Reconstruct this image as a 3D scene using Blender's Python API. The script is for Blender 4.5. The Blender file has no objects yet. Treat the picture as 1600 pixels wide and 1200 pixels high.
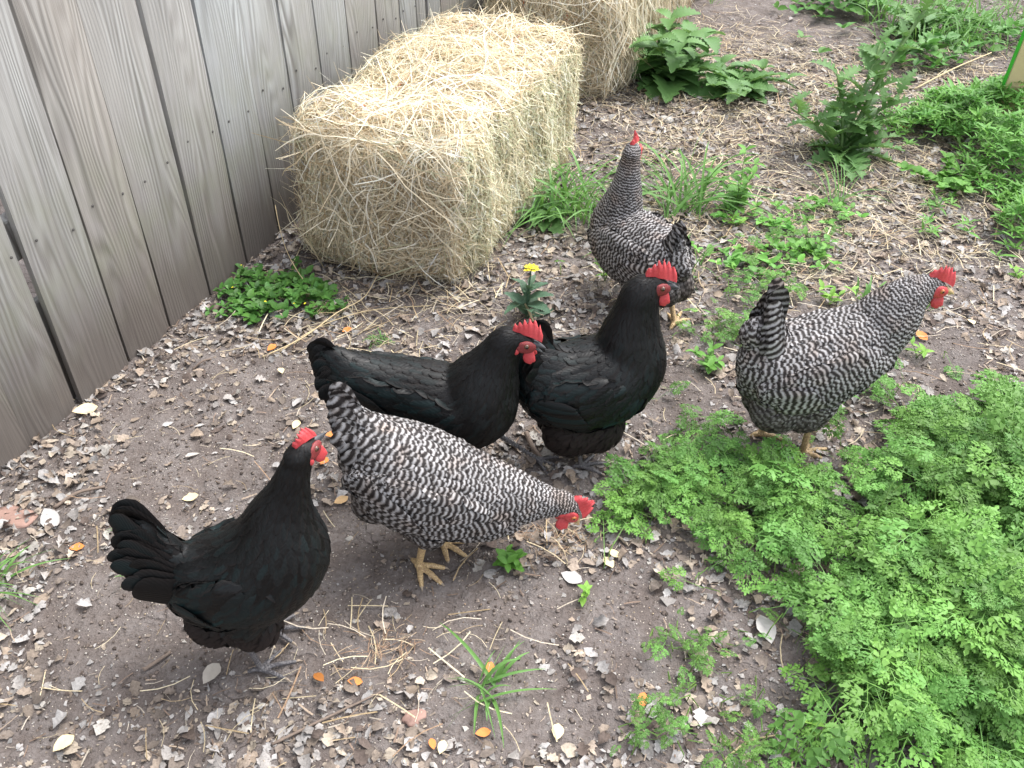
import bpy, bmesh, math, random
import numpy as np
from mathutils import Vector, Matrix
from mathutils.bvhtree import BVHTree
from mathutils.kdtree import KDTree

random.seed(7)
rng = np.random.default_rng(11)
R = math.radians
scene = bpy.context.scene
COL = scene.collection

# ------------------------------------------------------------------ camera
CAM_H, PITCH, FOC = 1.4, R(39.3), 1452.0 / 1600.0
cam_data = bpy.data.cameras.new('camera')
cam_data.sensor_width = 36
cam_data.lens = 36 * FOC
cam_data.clip_start = 0.02
cam_data.clip_end = 300
cam = bpy.data.objects.new('camera', cam_data)
COL.objects.link(cam)
cam.location = (0, 0, CAM_H)
cam.rotation_euler = (R(90) - PITCH, 0, 0)
scene.camera = cam

# ------------------------------------------------------------------ world
world = bpy.data.worlds.new('World')
scene.world = world
world.use_nodes = True
wn = world.node_tree
bg = wn.nodes['Background']
sky = wn.nodes.new('ShaderNodeTexSky')
sky.sky_type = 'NISHITA'
sky.sun_disc = False
sky.sun_elevation = R(62)
sky.sun_rotation = R(58)
sky.dust_density = 3
hs = wn.nodes.new('ShaderNodeHueSaturation')
hs.inputs['Saturation'].default_value = 0.32      # overcast: the blue is mostly gone
wn.links.new(sky.outputs['Color'], hs.inputs['Color'])
wn.links.new(hs.outputs['Color'], bg.inputs['Color'])
bg.inputs['Strength'].default_value = 0.15

# ------------------------------------------------------------------ sun behind thin cloud
sun_d = bpy.data.lights.new('sun', 'SUN')
sun_d.energy = 0.95
sun_d.angle = R(35)
sun_d.color = (1.0, 0.975, 0.94)
sun = bpy.data.objects.new('sun', sun_d)
COL.objects.link(sun)
_az, _el = R(58), R(62)       # azimuth measured from +Y towards +X
_dir = Vector((math.sin(_az) * math.cos(_el), math.cos(_az) * math.cos(_el), math.sin(_el)))
sun.rotation_euler = _dir.to_track_quat('Z', 'Y').to_euler()

scene.view_settings.view_transform = 'Standard'
scene.view_settings.look = 'None'
scene.view_settings.exposure = 1.66
scene.view_settings.gamma = 1
scene.view_settings.use_curve_mapping = False


def at(px, py, z=0.0):
    """point of the level z that stands at this place of the 1600 x 1200 picture"""
    u, v = (px - 800) / 1452.0, (600 - py) / 1452.0
    d = np.array([u, v * math.sin(PITCH) + math.cos(PITCH), v * math.cos(PITCH) - math.sin(PITCH)])
    t = (z - CAM_H) / d[2]
    return np.array([0, 0, CAM_H]) + d * t


# ------------------------------------------------------------------ helpers
def tag(o, label=None, cat=None, group=None, kind=None):
    if label: o['label'] = label
    if cat: o['category'] = cat
    if group: o['group'] = group
    if kind: o['kind'] = kind
    return o


def empty(name, loc=(0, 0, 0), rz=0.0, label=None, cat=None, group=None):
    o = bpy.data.objects.new(name, None)
    o.empty_display_size = 0.05
    COL.objects.link(o)
    o.location = loc
    o.rotation_euler = (0, 0, rz)
    return tag(o, label, cat, group)


def link(name, me, mat=None, parent=None, smooth=True):
    if mat is not None and len(me.materials) == 0:
        for m in (mat if isinstance(mat, (list, tuple)) else [mat]):
            me.materials.append(m)
    o = bpy.data.objects.new(name, me)
    COL.objects.link(o)
    if parent is not None: o.parent = parent
    return o


def mesh_np(name, V, loops, sizes, smooth=True, **attrs):
    V = np.asarray(V, np.float32).reshape(-1, 3)
    loops = np.asarray(loops, np.int32).ravel()
    sizes = np.asarray(sizes, np.int32).ravel()
    me = bpy.data.meshes.new(name)
    me.vertices.add(len(V)); me.vertices.foreach_set('co', V.ravel())
    me.loops.add(len(loops)); me.loops.foreach_set('vertex_index', loops)
    me.polygons.add(len(sizes))
    starts = np.concatenate([[0], np.cumsum(sizes)[:-1]]).astype(np.int32)
    me.polygons.foreach_set('loop_start', starts)
    me.polygons.foreach_set('loop_total', sizes)
    me.polygons.foreach_set('use_smooth', np.full(len(sizes), bool(smooth)))
    me.update(calc_edges=True)
    for k, a in attrs.items():
        a = np.asarray(a, np.float32)
        if a.ndim == 2:
            at_ = me.attributes.new(k, 'FLOAT_COLOR', 'POINT')
            if a.shape[1] == 3: a = np.concatenate([a, np.ones((len(a), 1), np.float32)], 1)
            at_.data.foreach_set('color', a.ravel())
        else:
            at_ = me.attributes.new(k, 'FLOAT', 'POINT')
            at_.data.foreach_set('value', a.ravel())
    return me


def grid_faces(rows, cols):
    i = np.arange(rows - 1)[:, None] * cols + np.arange(cols - 1)[None, :]
    return np.stack([i, i + 1, i + cols + 1, i + cols], -1).reshape(-1, 4)


def inst(V, F, M, T):
    """copies of the little mesh V,F under the matrices M (k,3,3) and offsets T (k,3)"""
    V = np.asarray(V, float); k = len(T)
    P = np.einsum('kij,nj->kni', M, V) + T[:, None, :]
    L = np.concatenate([np.asarray(f) for f in F]); S = np.array([len(f) for f in F])
    loops = (L[None, :] + (np.arange(k) * len(V))[:, None]).ravel()
    return P.reshape(-1, 3), loops, np.tile(S, k)


def join_parts(parts):
    Vs, Ls, Ss, off = [], [], [], 0
    for V, L, S in parts:
        Vs.append(V); Ls.append(np.asarray(L) + off); Ss.append(S); off += len(V)
    return np.concatenate(Vs), np.concatenate(Ls), np.concatenate(Ss)


def rots(yaw, pitch, roll, scale):
    """rotation matrices Rz(yaw) Ry(pitch) Rx(roll) times scale (k,) or (k,3)"""
    cy, sy, cp, sp, cr, sr = np.cos(yaw), np.sin(yaw), np.cos(pitch), np.sin(pitch), np.cos(roll), np.sin(roll)
    M = np.empty((len(yaw), 3, 3))
    M[:, 0, 0] = cy * cp; M[:, 0, 1] = cy * sp * sr - sy * cr; M[:, 0, 2] = cy * sp * cr + sy * sr
    M[:, 1, 0] = sy * cp; M[:, 1, 1] = sy * sp * sr + cy * cr; M[:, 1, 2] = sy * sp * cr - cy * sr
    M[:, 2, 0] = -sp; M[:, 2, 1] = cp * sr; M[:, 2, 2] = cp * cr
    s = np.asarray(scale, float)
    return M * (s[:, None, None] if s.ndim == 1 else s[:, None, :])


def _h(ix, iy, seed):
    h = (ix.astype(np.int64) * 374761393 + iy.astype(np.int64) * 668265263 + seed * 974711) & 0xffffffff
    h = ((h ^ (h >> 13)) * 1274126177) & 0xffffffff
    return ((h ^ (h >> 16)) & 0xffff) / 65535.0


def vnoise(x, y, seed=0):
    x = np.asarray(x, float); y = np.asarray(y, float)
    ix, iy = np.floor(x), np.floor(y); fx, fy = x - ix, y - iy
    fx = fx * fx * (3 - 2 * fx); fy = fy * fy * (3 - 2 * fy)
    a = _h(ix, iy, seed); b = _h(ix + 1, iy, seed); c = _h(ix, iy + 1, seed); d = _h(ix + 1, iy + 1, seed)
    return (a + (b - a) * fx) * (1 - fy) + (c + (d - c) * fx) * fy


def GZ(x, y):
    """height of the ground"""
    x = np.asarray(x, float); y = np.asarray(y, float)
    near = np.clip(1.4 - np.hypot(x - 0.3, y - 2.5) / 6, 0, 1)
    z = 0.022 * (vnoise(x * 1.9, y * 1.9, 1) - 0.5) + 0.012 * (vnoise(x * 6, y * 6, 2) - 0.5)
    z = z + 0.011 * (vnoise(x * 17, y * 17, 3) - 0.5) + 0.009 * (vnoise(x * 41, y * 41, 4) - 0.5) * near
    return z


def lerp(a, b, t): return a + (b - a) * t


# ------------------------------------------------------------------ material helpers
def new_mat(name):
    m = bpy.data.materials.new(name); m.use_nodes = True
    nt = m.node_tree
    return m, nt, nt.nodes['Principled BSDF'], nt.nodes['Material Output']


def N(nt, typ, **kw):
    n = nt.nodes.new(typ)
    for k, v in kw.items():
        if k.startswith('i_'):
            n.inputs[k[2:].replace('_', ' ')].default_value = v
        else: setattr(n, k, v)
    return n


def ramp(nt, src, stops, interp='LINEAR'):
    r = nt.nodes.new('ShaderNodeValToRGB'); r.color_ramp.interpolation = interp
    e = r.color_ramp.elements
    while len(e) < len(stops): e.new(0.5)
    for el, (p, c) in zip(e, stops):
        el.position = p; el.color = (*c, 1) if len(c) == 3 else c
    nt.links.new(src, r.inputs[0])
    return r.outputs[0]


def mixc(nt, fac, a, b, mode='MIX'):
    n = nt.nodes.new('ShaderNodeMix'); n.data_type = 'RGBA'; n.blend_type = mode
    for sock, v in ((n.inputs[0], fac), (n.inputs[6], a), (n.inputs[7], b)):
        if isinstance(v, bpy.types.NodeSocket): nt.links.new(v, sock)
        elif isinstance(v, (int, float)): sock.default_value = v
        else: sock.default_value = (*v, 1)
    return n.outputs[2]


def math_(nt, op, a, b=None, c=None):
    n = nt.nodes.new('ShaderNodeMath'); n.operation = op
    for s, v in zip(n.inputs, (a, b, c)):
        if v is None: continue
        if isinstance(v, bpy.types.NodeSocket): nt.links.new(v, s)
        else: s.default_value = v
    return n.outputs[0]


def noise(nt, scale, detail=3, rough=0.55, vec=None, dist=0.0):
    n = nt.nodes.new('ShaderNodeTexNoise')
    n.inputs['Scale'].default_value = scale; n.inputs['Detail'].default_value = detail
    n.inputs['Roughness'].default_value = rough; n.inputs['Distortion'].default_value = dist
    if vec is not None: nt.links.new(vec, n.inputs['Vector'])
    return n.outputs['Fac']


def bump(nt, h, strength, dist, bsdf, prev=None):
    b = nt.nodes.new('ShaderNodeBump'); b.inputs['Strength'].default_value = strength
    b.inputs['Distance'].default_value = dist
    nt.links.new(h, b.inputs['Height'])
    if prev: nt.links.new(prev, b.inputs['Normal'])
    nt.links.new(b.outputs[0], bsdf.inputs['Normal'])
    return b.outputs[0]


def objvec(nt): return nt.nodes.new('ShaderNodeTexCoord').outputs['Object']


def mapped(nt, vec, scale=(1, 1, 1), loc=None):
    m = nt.nodes.new('ShaderNodeMapping'); m.inputs['Scale'].default_value = scale
    nt.links.new(vec, m.inputs['Vector'])
    if loc is not None: nt.links.new(loc, m.inputs['Location'])
    return m.outputs[0]


def attr(nt, name, out='Color'):
    a = nt.nodes.new('ShaderNodeAttribute'); a.attribute_name = name
    return a.outputs[out]


def plain(name, col, rough=0.7, var=0.25, scale=60, bmp=0.3, dist=0.002, spec=0.4):
    m, nt, b, o = new_mat(name)
    n = noise(nt, scale, 4, 0.6, objvec(nt))
    c = mixc(nt, n, tuple(v * (1 - var) for v in col), tuple(min(1, v * (1 + var)) for v in col))
    nt.links.new(c, b.inputs['Base Color']); b.inputs['Roughness'].default_value = rough
    b.inputs['Specular IOR Level'].default_value = spec
    if bmp: bump(nt, n, bmp, dist, b)
    return m


def attr_mat(name, rough=0.75, transl=0.0, scale=150, var=0.25, spec=0.3, bmp=0.4):
    """colour comes from each piece's own 'col'"""
    m, nt, b, o = new_mat(name)
    n = noise(nt, scale, 3, 0.6, objvec(nt))
    k = ramp(nt, n, [(0.25, (1 - var,) * 3), (0.75, (1 + var,) * 3)])
    c = mixc(nt, 1.0, attr(nt, 'col'), k, 'MULTIPLY')
    nt.links.new(c, b.inputs['Base Color']); b.inputs['Roughness'].default_value = rough
    b.inputs['Specular IOR Level'].default_value = spec
    if bmp: bump(nt, n, bmp, 0.002, b)
    if transl:
        t = nt.nodes.new('ShaderNodeBsdfTranslucent'); nt.links.new(c, t.inputs['Color'])
        mx = nt.nodes.new('ShaderNodeMixShader'); mx.inputs[0].default_value = transl
        nt.links.new(b.outputs[0], mx.inputs[1]); nt.links.new(t.outputs[0], mx.inputs[2])
        nt.links.new(mx.outputs[0], o.inputs['Surface'])
    return m


def leaf_mat(name, col, col2, rough=0.5, transl=0.25, scale=25):
    m, nt, b, o = new_mat(name)
    oi = nt.nodes.new('ShaderNodeObjectInfo')
    n = noise(nt, scale, 3, 0.6, objvec(nt))
    f = math_(nt, 'MULTIPLY_ADD', oi.outputs['Random'], 0.5, math_(nt, 'MULTIPLY', n, 0.6))
    c = mixc(nt, f, col, col2)
    nt.links.new(c, b.inputs['Base Color']); b.inputs['Roughness'].default_value = rough
    b.inputs['Specular IOR Level'].default_value = 0.35
    bump(nt, noise(nt, scale * 6, 2, 0.5, objvec(nt)), 0.3, 0.002, b)
    t = nt.nodes.new('ShaderNodeBsdfTranslucent')
    nt.links.new(mixc(nt, 0.5, c, (col2[0] * 1.5, col2[1] * 1.4, col2[2])), t.inputs['Color'])
    mx = nt.nodes.new('ShaderNodeMixShader'); mx.inputs[0].default_value = transl
    nt.links.new(b.outputs[0], mx.inputs[1]); nt.links.new(t.outputs[0], mx.inputs[2])
    nt.links.new(mx.outputs[0], o.inputs['Surface'])
    return m


# ------------------------------------------------------------------ little mesh builders
def tube(path, radii, sides=7, cap=True):
    """a tube along a path; returns V, loops, sizes"""
    P = np.asarray(path, float); n = len(P)
    T = np.gradient(P, axis=0); T /= np.linalg.norm(T, axis=1)[:, None] + 1e-9
    ref = np.array([0, 0, 1.0]) if abs(T[0][2]) < 0.9 else np.array([1.0, 0, 0])
    V = []
    u = np.cross(T[0], ref); u /= np.linalg.norm(u)
    a = np.arange(sides) * 2 * math.pi / sides
    for i in range(n):
        u = u - T[i] * (u @ T[i]); u /= np.linalg.norm(u) + 1e-9
        w = np.cross(T[i], u)
        V.append(P[i] + radii[i] * (np.cos(a)[:, None] * u + np.sin(a)[:, None] * w))
    V = np.concatenate(V)
    L, S = [], []
    for i in range(n - 1):
        for j in range(sides):
            k = (j + 1) % sides
            L += [i * sides + j, i * sides + k, (i + 1) * sides + k, (i + 1) * sides + j]; S.append(4)
    if cap:
        L += list(range(sides))[::-1]; S.append(sides)
        L += list(range((n - 1) * sides, n * sides)); S.append(sides)
    return V, np.array(L), np.array(S)


def spline(pts, n):
    P = np.asarray(pts, float)
    d = np.concatenate([[0], np.cumsum(np.linalg.norm(np.diff(P[:, :3], axis=0), axis=1))])
    m = np.gradient(P, d, axis=0)
    t = np.linspace(0, d[-1], n)
    i = np.clip(np.searchsorted(d, t, side='right') - 1, 0, len(d) - 2)
    h = (d[i + 1] - d[i]); s = ((t - d[i]) / h)[:, None]; h = h[:, None]
    return (2 * s**3 - 3 * s**2 + 1) * P[i] + (s**3 - 2 * s**2 + s) * h * m[i] + (-2 * s**3 + 3 * s**2) * P[i + 1] + (s**3 - s**2) * h * m[i + 1]


def tube_obj(name, pts, r0, r1, mat, parent=None, n=12, sides=7):
    P = spline(pts, n)
    V, L, S = tube(P, np.linspace(r0, r1, n), sides)
    return link(name, mesh_np(name, V, L, S), mat, parent)


def box_mesh(name, lo, hi, bev=0.0, seg=1):
    bm = bmesh.new(); bmesh.ops.create_cube(bm, size=1)
    for v in bm.verts:
        v.co = Vector([lerp(lo[i], hi[i], v.co[i] + 0.5) for i in range(3)])
    if bev: bmesh.ops.bevel(bm, geom=bm.edges[:], offset=bev, segments=seg, affect='EDGES', profile=0.5)
    me = bpy.data.meshes.new(name); bm.to_mesh(me); bm.free()
    return me


def blob_mesh(name, r, seed=0, rough=0.2, sub=3, freq=2.0):
    """an uneven lump: stone, clod"""
    bm = bmesh.new(); bmesh.ops.create_icosphere(bm, subdivisions=sub, radius=1)
    for v in bm.verts:
        k = 1 + rough * (vnoise(v.co.x * freq + v.co.z * 1.3 + 9, v.co.y * freq - v.co.z + 9, seed) - 0.5) * 2
        v.co = Vector((v.co.x * r[0], v.co.y * r[1], v.co.z * r[2])) * float(k)
    me = bpy.data.meshes.new(name); bm.to_mesh(me); bm.free()
    for p in me.polygons: p.use_smooth = True
    return me

# ================================================================== GROUND
def axis(lo, hi, step, far, grow=1.35):
    a = list(np.arange(lo, hi + step / 2, step)); s = step
    while a[-1] < far: s *= grow; a.append(a[-1] + s)
    s = step; b = []; x = lo
    while x > -far: s *= grow; x -= s; b.append(x)
    return np.array(b[::-1] + a)


gx = axis(-1.9, 3.0, 0.0135, 120); gy = axis(0.35, 5.4, 0.013, 120)
GX, GY = np.meshgrid(gx, gy)
GV = np.stack([GX, GY, GZ(GX, GY)], -1).reshape(-1, 3)
GF = grid_faces(len(gy), len(gx))


def dirt_material():
    m, nt, b, o = new_mat('trodden_dirt')
    v = objvec(nt)
    big = noise(nt, 2.2, 4, 0.6, v)
    mid = noise(nt, 14, 5, 0.65, v)
    fine = noise(nt, 120, 4, 0.7, v)
    c = ramp(nt, big, [(0.3, (0.190, 0.168, 0.158)), (0.7, (0.275, 0.248, 0.236))])
    c = mixc(nt, ramp(nt, mid, [(0.38, (0, 0, 0)), (0.62, (1, 1, 1))]), mixc(nt, 1.0, c, (0.66, 0.62, 0.60), 'MULTIPLY'), c)
    c = mixc(nt, ramp(nt, fine, [(0.3, (0.7,) * 3), (0.75, (0.0,) * 3)]), c, (0.10, 0.08, 0.07))
    # scattered pale grains
    vo = N(nt, 'ShaderNodeTexVoronoi', i_Scale=190.0); nt.links.new(v, vo.inputs['Vector'])
    spot = math_(nt, 'LESS_THAN', vo.outputs['Distance'], 0.22)
    sel = math_(nt, 'GREATER_THAN', N2(nt, vo), 0.86)
    c = mixc(nt, math_(nt, 'MULTIPLY', spot, sel), c, (0.52, 0.46, 0.38))
    # drying cracks
    ve = N(nt, 'ShaderNodeTexVoronoi', i_Scale=9.0, feature='DISTANCE_TO_EDGE')
    wob = nt.nodes.new('ShaderNodeMixRGB'); wob.blend_type = 'ADD'; wob.inputs[0].default_value = 0.16
    nz = nt.nodes.new('ShaderNodeTexNoise'); nz.inputs['Scale'].default_value = 9; nz.inputs['Detail'].default_value = 4
    nt.links.new(v, nz.inputs['Vector']); nt.links.new(v, wob.inputs[1]); nt.links.new(nz.outputs['Color'], wob.inputs[2])
    nt.links.new(wob.outputs[0], ve.inputs['Vector'])
    crack = ramp(nt, ve.outputs['Distance'], [(0.0, (1,) * 3), (0.035, (0,) * 3)])
    mask = ramp(nt, noise(nt, 3.1, 2, 0.5, v), [(0.5, (0,) * 3), (0.62, (1,) * 3)])
    ck = mixc(nt, 1.0, crack, mask, 'MULTIPLY')
    c = mixc(nt, math_(nt, 'MULTIPLY', ck, 0.75), c, (0.07, 0.055, 0.05))
    nt.links.new(c, b.inputs['Base Color'])
    b.inputs['Roughness'].default_value = 0.92; b.inputs['Specular IOR Level'].default_value = 0.2
    p = bump(nt, mid, 1.0, 0.018, b)
    p = bump(nt, fine, 1.0, 0.006, b, p)
    bump(nt, math_(nt, 'SUBTRACT', 1.0, ck), 0.5, 0.006, b, p)
    return m


def N2(nt, vo):
    s = nt.nodes.new('ShaderNodeSeparateColor'); nt.links.new(vo.outputs['Color'], s.inputs[0])
    return s.outputs[0]


ground = link('ground', mesh_np('ground', GV, GF.ravel(), np.full(len(GF), 4)), dirt_material())
tag(ground, kind='structure')

# ================================================================== FENCE
FO = np.array([-0.895, 1.8815]); FA = R(67.82)
FD = np.array([math.cos(FA), math.sin(FA)]); FN = np.array([-math.sin(FA), math.cos(FA)])   # FN points away from the yard


def fence_pt(t, off=0.0): return FO + FD * t + FN * off


def wood_material():
    m, nt, b, o = new_mat('weathered_board')
    v = objvec(nt)
    oi = nt.nodes.new('ShaderNodeObjectInfo')
    cmb = nt.nodes.new('ShaderNodeCombineXYZ')
    nt.links.new(math_(nt, 'MULTIPLY', oi.outputs['Random'], 37.0), cmb.inputs[0])
    nt.links.new(math_(nt, 'MULTIPLY', oi.outputs['Random'], 91.0), cmb.inputs[2])
    low = mapped(nt, v, (6.5, 6.5, 0.9), cmb.outputs[0])
    bow = noise(nt, 1.0, 2, 0.5, low)
    sx = nt.nodes.new('ShaderNodeSeparateXYZ'); nt.links.new(v, sx.inputs[0])
    ph = math_(nt, 'ADD', math_(nt, 'MULTIPLY', sx.outputs[0], 380.0), math_(nt, 'MULTIPLY', bow, 125.0))
    ring = math_(nt, 'SINE', ph)
    ring = math_(nt, 'MULTIPLY_ADD', ring, 0.5, 0.5)
    fib = noise(nt, 1.0, 4, 0.65, mapped(nt, v, (420, 420, 7), cmb.outputs[0]))
    blot = noise(nt, 1.0, 4, 0.6, mapped(nt, v, (9, 9, 2.2), cmb.outputs[0]))
    grain = math_(nt, 'ADD', math_(nt, 'MULTIPLY', ring, 0.55), math_(nt, 'MULTIPLY', fib, 0.6))
    # bands of strong grain come and go
    gm = math_(nt, 'MULTIPLY_ADD', noise(nt, 1.0, 3, 0.6, mapped(nt, v, (14, 14, 1.1), cmb.outputs[0])), 2.2, -0.65)
    c = ramp(nt, grain, [(0.25, (0.135, 0.130, 0.122)), (0.5, (0.310, 0.306, 0.296)), (0.85, (0.50, 0.503, 0.495))])
    flat = ramp(nt, fib, [(0.25, (0.265, 0.252, 0.235)), (0.8, (0.41, 0.40, 0.385))])
    c = mixc(nt, ramp(nt, gm, [(0.25, (0,) * 3), (0.8, (0.75,) * 3)]), flat, c)
    tone = mixc(nt, oi.outputs['Random'], (0.95, 0.90, 0.85), (1.06, 1.13, 1.18))
    c = mixc(nt, 1.0, c, tone, 'MULTIPLY')
    stain = noise(nt, 1.0, 3, 0.6, mapped(nt, v, (16, 16, 1.3), cmb.outputs[0]))
    c = mixc(nt, ramp(nt, stain, [(0.52, (0,) * 3), (0.70, (0.6,) * 3)]), c, (0.13, 0.125, 0.115))
    # height on the board: splashed soil low, a little algae above it
    hz = math_(nt, 'ADD', sx.outputs[2], math_(nt, 'MULTIPLY', math_(nt, 'SUBTRACT', blot, 0.5), 0.32))
    soil = ramp(nt, hz, [(0.0, (0.95,) * 3), (0.16, (0.9,) * 3), (0.36, (0.45,) * 3), (0.70, (0,) * 3)])
    soilc = mixc(nt, fib, (0.075, 0.063, 0.055), (0.155, 0.132, 0.115))
    c = mixc(nt, soil, c, soilc)
    alg = ramp(nt, hz, [(0.12, (0,) * 3), (0.34, (0.34,) * 3), (0.75, (0,) * 3)])
    c = mixc(nt, mixc(nt, 1.0, alg, ramp(nt, noise(nt, 7, 3, 0.6, v), [(0.4, (0,) * 3), (0.65, (1,) * 3)]), 'MULTIPLY'), c, (0.19, 0.21, 0.12))
    nt.links.new(c, b.inputs['Base Color'])
    b.inputs['Roughness'].default_value = 0.85; b.inputs['Specular IOR Level'].default_value = 0.25
    bump(nt, grain, 0.5, 0.0025, b)
    return m


M_WOOD = wood_material()
M_NAIL = plain('old_nail', (0.07, 0.065, 0.06), 0.6, 0.3)
fence = empty('wooden_fence', (*fence_pt(0), 0), FA,
              'tall fence of weathered grey vertical boards behind the hay bales', 'fence')
# local frame of the fence: x along it, y away from the yard


def board_mesh(w, hgt, seed):
    r = random.Random(seed)
    nx, nz = 4, 26
    V = []
    cup = r.uniform(-0.0025, 0.003)
    for side in (0, 1):
        for iz in range(nz):
            z = hgt * iz / (nz - 1)
            e0 = 0.0022 * (float(vnoise(z * 5, seed, 5)) - 0.5) * 2
            e1 = 0.0022 * (float(vnoise(z * 5 + 40, seed, 6)) - 0.5) * 2
            for ix in range(nx + 1):
                u = ix / nx
                x = lerp(-w / 2 + e0, w / 2 + e1, u)
                y = (0.0 if side == 0 else 0.018) + cup * (1 - (2 * u - 1) ** 2)
                if side == 0 and ix in (0, nx): y += 0.0035
                zz = z + (0.006 * (float(vnoise(u * 4, seed, 8)) - 0.5) if iz == 0 else 0)
                V.append((x, y, zz))
    c = nx + 1; F = []
    n1 = nz * c
    for iz in range(nz - 1):
        for ix in range(nx):
            a = iz * c + ix
            F.append((a, a + 1, a + 1 + c, a + c))
            F.append((n1 + a, n1 + a + c, n1 + a + 1 + c, n1 + a + 1))
        a = iz * c; F.append((a, a + c, n1 + a + c, n1 + a))
        a = iz * c + nx; F.append((a, n1 + a, n1 + a + c, a + c))
    for ix in range(nx):
        F.append((ix, n1 + ix, n1 + ix + 1, ix + 1))
        a = (nz - 1) * c + ix; F.append((a, a + 1, n1 + a + 1, n1 + a))
    me = bpy.data.meshes.new('board'); me.from_pydata(V, [], F); me.update()
    for p in me.polygons: p.use_smooth = False
    return me


gaps = [-0.595, -0.422, -0.262, -0.098, 0.060, 0.228, 0.397, 0.562, 0.729, 0.892, 1.060, 1.240, 1.396, 1.515, 1.59, 1.70]
while gaps[-1] < 7.0: gaps.append(gaps[-1] + 0.160)
low = []
g = gaps[0]
while g > -2.6: g -= 0.165; low.append(g)
gaps = low[::-1] + gaps
bm_nail = bmesh.new(); bmesh.ops.create_icosphere(bm_nail, subdivisions=1, radius=0.0038)
for v in bm_nail.verts: v.co.y *= 0.45
nail_me = bpy.data.meshes.new('nail'); bm_nail.to_mesh(nail_me); bm_nail.free(); nail_me.materials.append(M_NAIL)
rb = random.Random(5)
for i, (a, b_) in enumerate(zip(gaps, gaps[1:])):
    w = b_ - a - rb.uniform(0.006, 0.009)
    tilt = rb.uniform(-0.0012, 0.0012)
    if abs(a + 0.262) < 0.01: tilt = 0.0
    yo = rb.uniform(0, 0.003)
    o = link('board', board_mesh(w, 1.86 + rb.uniform(-.01, .01), i * 3 + 1), M_WOOD, fence)
    gp_ = fence_pt((a + b_) / 2)
    zb = float(GZ(*gp_)) - 0.03
    if abs(b_ + 0.262) < 0.01:        # the board left of the open, wedge-shaped gap leans a little
        tilt = -0.011; o.location = ((a + b_) / 2 - 0.006, yo + 0.006, zb)
    else:
        o.location = ((a + b_) / 2, yo, zb)
    o.rotation_euler = (rb.uniform(-0.004, 0.004), tilt, 0)
    for zz in (0.44, 1.5):
        for dx in (-0.042, 0.045):
            n_ = link('nail', nail_me, None, fence)
            n_.location = ((a + b_) / 2 + dx + rb.uniform(-.01, .01), yo - 0.0012, zz + rb.uniform(-.02, .02) + zb)
M_RAIL = M_WOOD
for k in range(4):  # added backing: blocks the bright ground so the gaps between boards stay dark
    link('gap_backing', box_mesh('gap_backing', (-2.6 + k * 2.45, 0.0335, -0.06), (-2.6 + k * 2.45 + 2.44, 0.055, 0.27), 0.003), M_WOOD, fence)
for zz in (0.42, 1.5):
    me = box_mesh('rail', (-2.6, 0.032, zz - 0.045), (7.2, 0.070, zz + 0.045), 0.003)
    link('rail', me, M_RAIL, fence)
for k in range(5):
    x = -2.3 + k * 2.3
    link('fence_post', box_mesh('fence_post', (x - 0.045, 0.074, -0.05), (x + 0.045, 0.164, 1.8), 0.004), M_RAIL, fence)

# ================================================================== HAY BALES
M_HAY = attr_mat('dry_hay', rough=0.65, transl=0.22, scale=90, var=0.14, spec=0.35, bmp=0.0)
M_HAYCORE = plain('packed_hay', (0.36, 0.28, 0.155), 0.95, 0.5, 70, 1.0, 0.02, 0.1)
M_TWINE = plain('orange_twine', (0.62, 0.20, 0.12), 0.8, 0.2, 200)


def hay_colors(k, green=0.0, bright=1.0):
    pal = np.array([[0.66, 0.57, 0.41], [0.76, 0.69, 0.54], [0.56, 0.46, 0.31], [0.40, 0.30, 0.18], [0.84, 0.80, 0.69], [0.50, 0.49, 0.33]])
    p = np.array([0.30, 0.25, 0.19, 0.08, 0.12, 0.06 + green]); p /= p.sum()
    c = pal[rng.choice(6, k, p=p)] * rng.uniform(0.8, 1.15, (k, 1)) * bright
    if green: c = c * (1 - green * 0.5 * np.array([0.35, 0.12, 0.35]))
    return np.clip(c, 0, 0.88)


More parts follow.
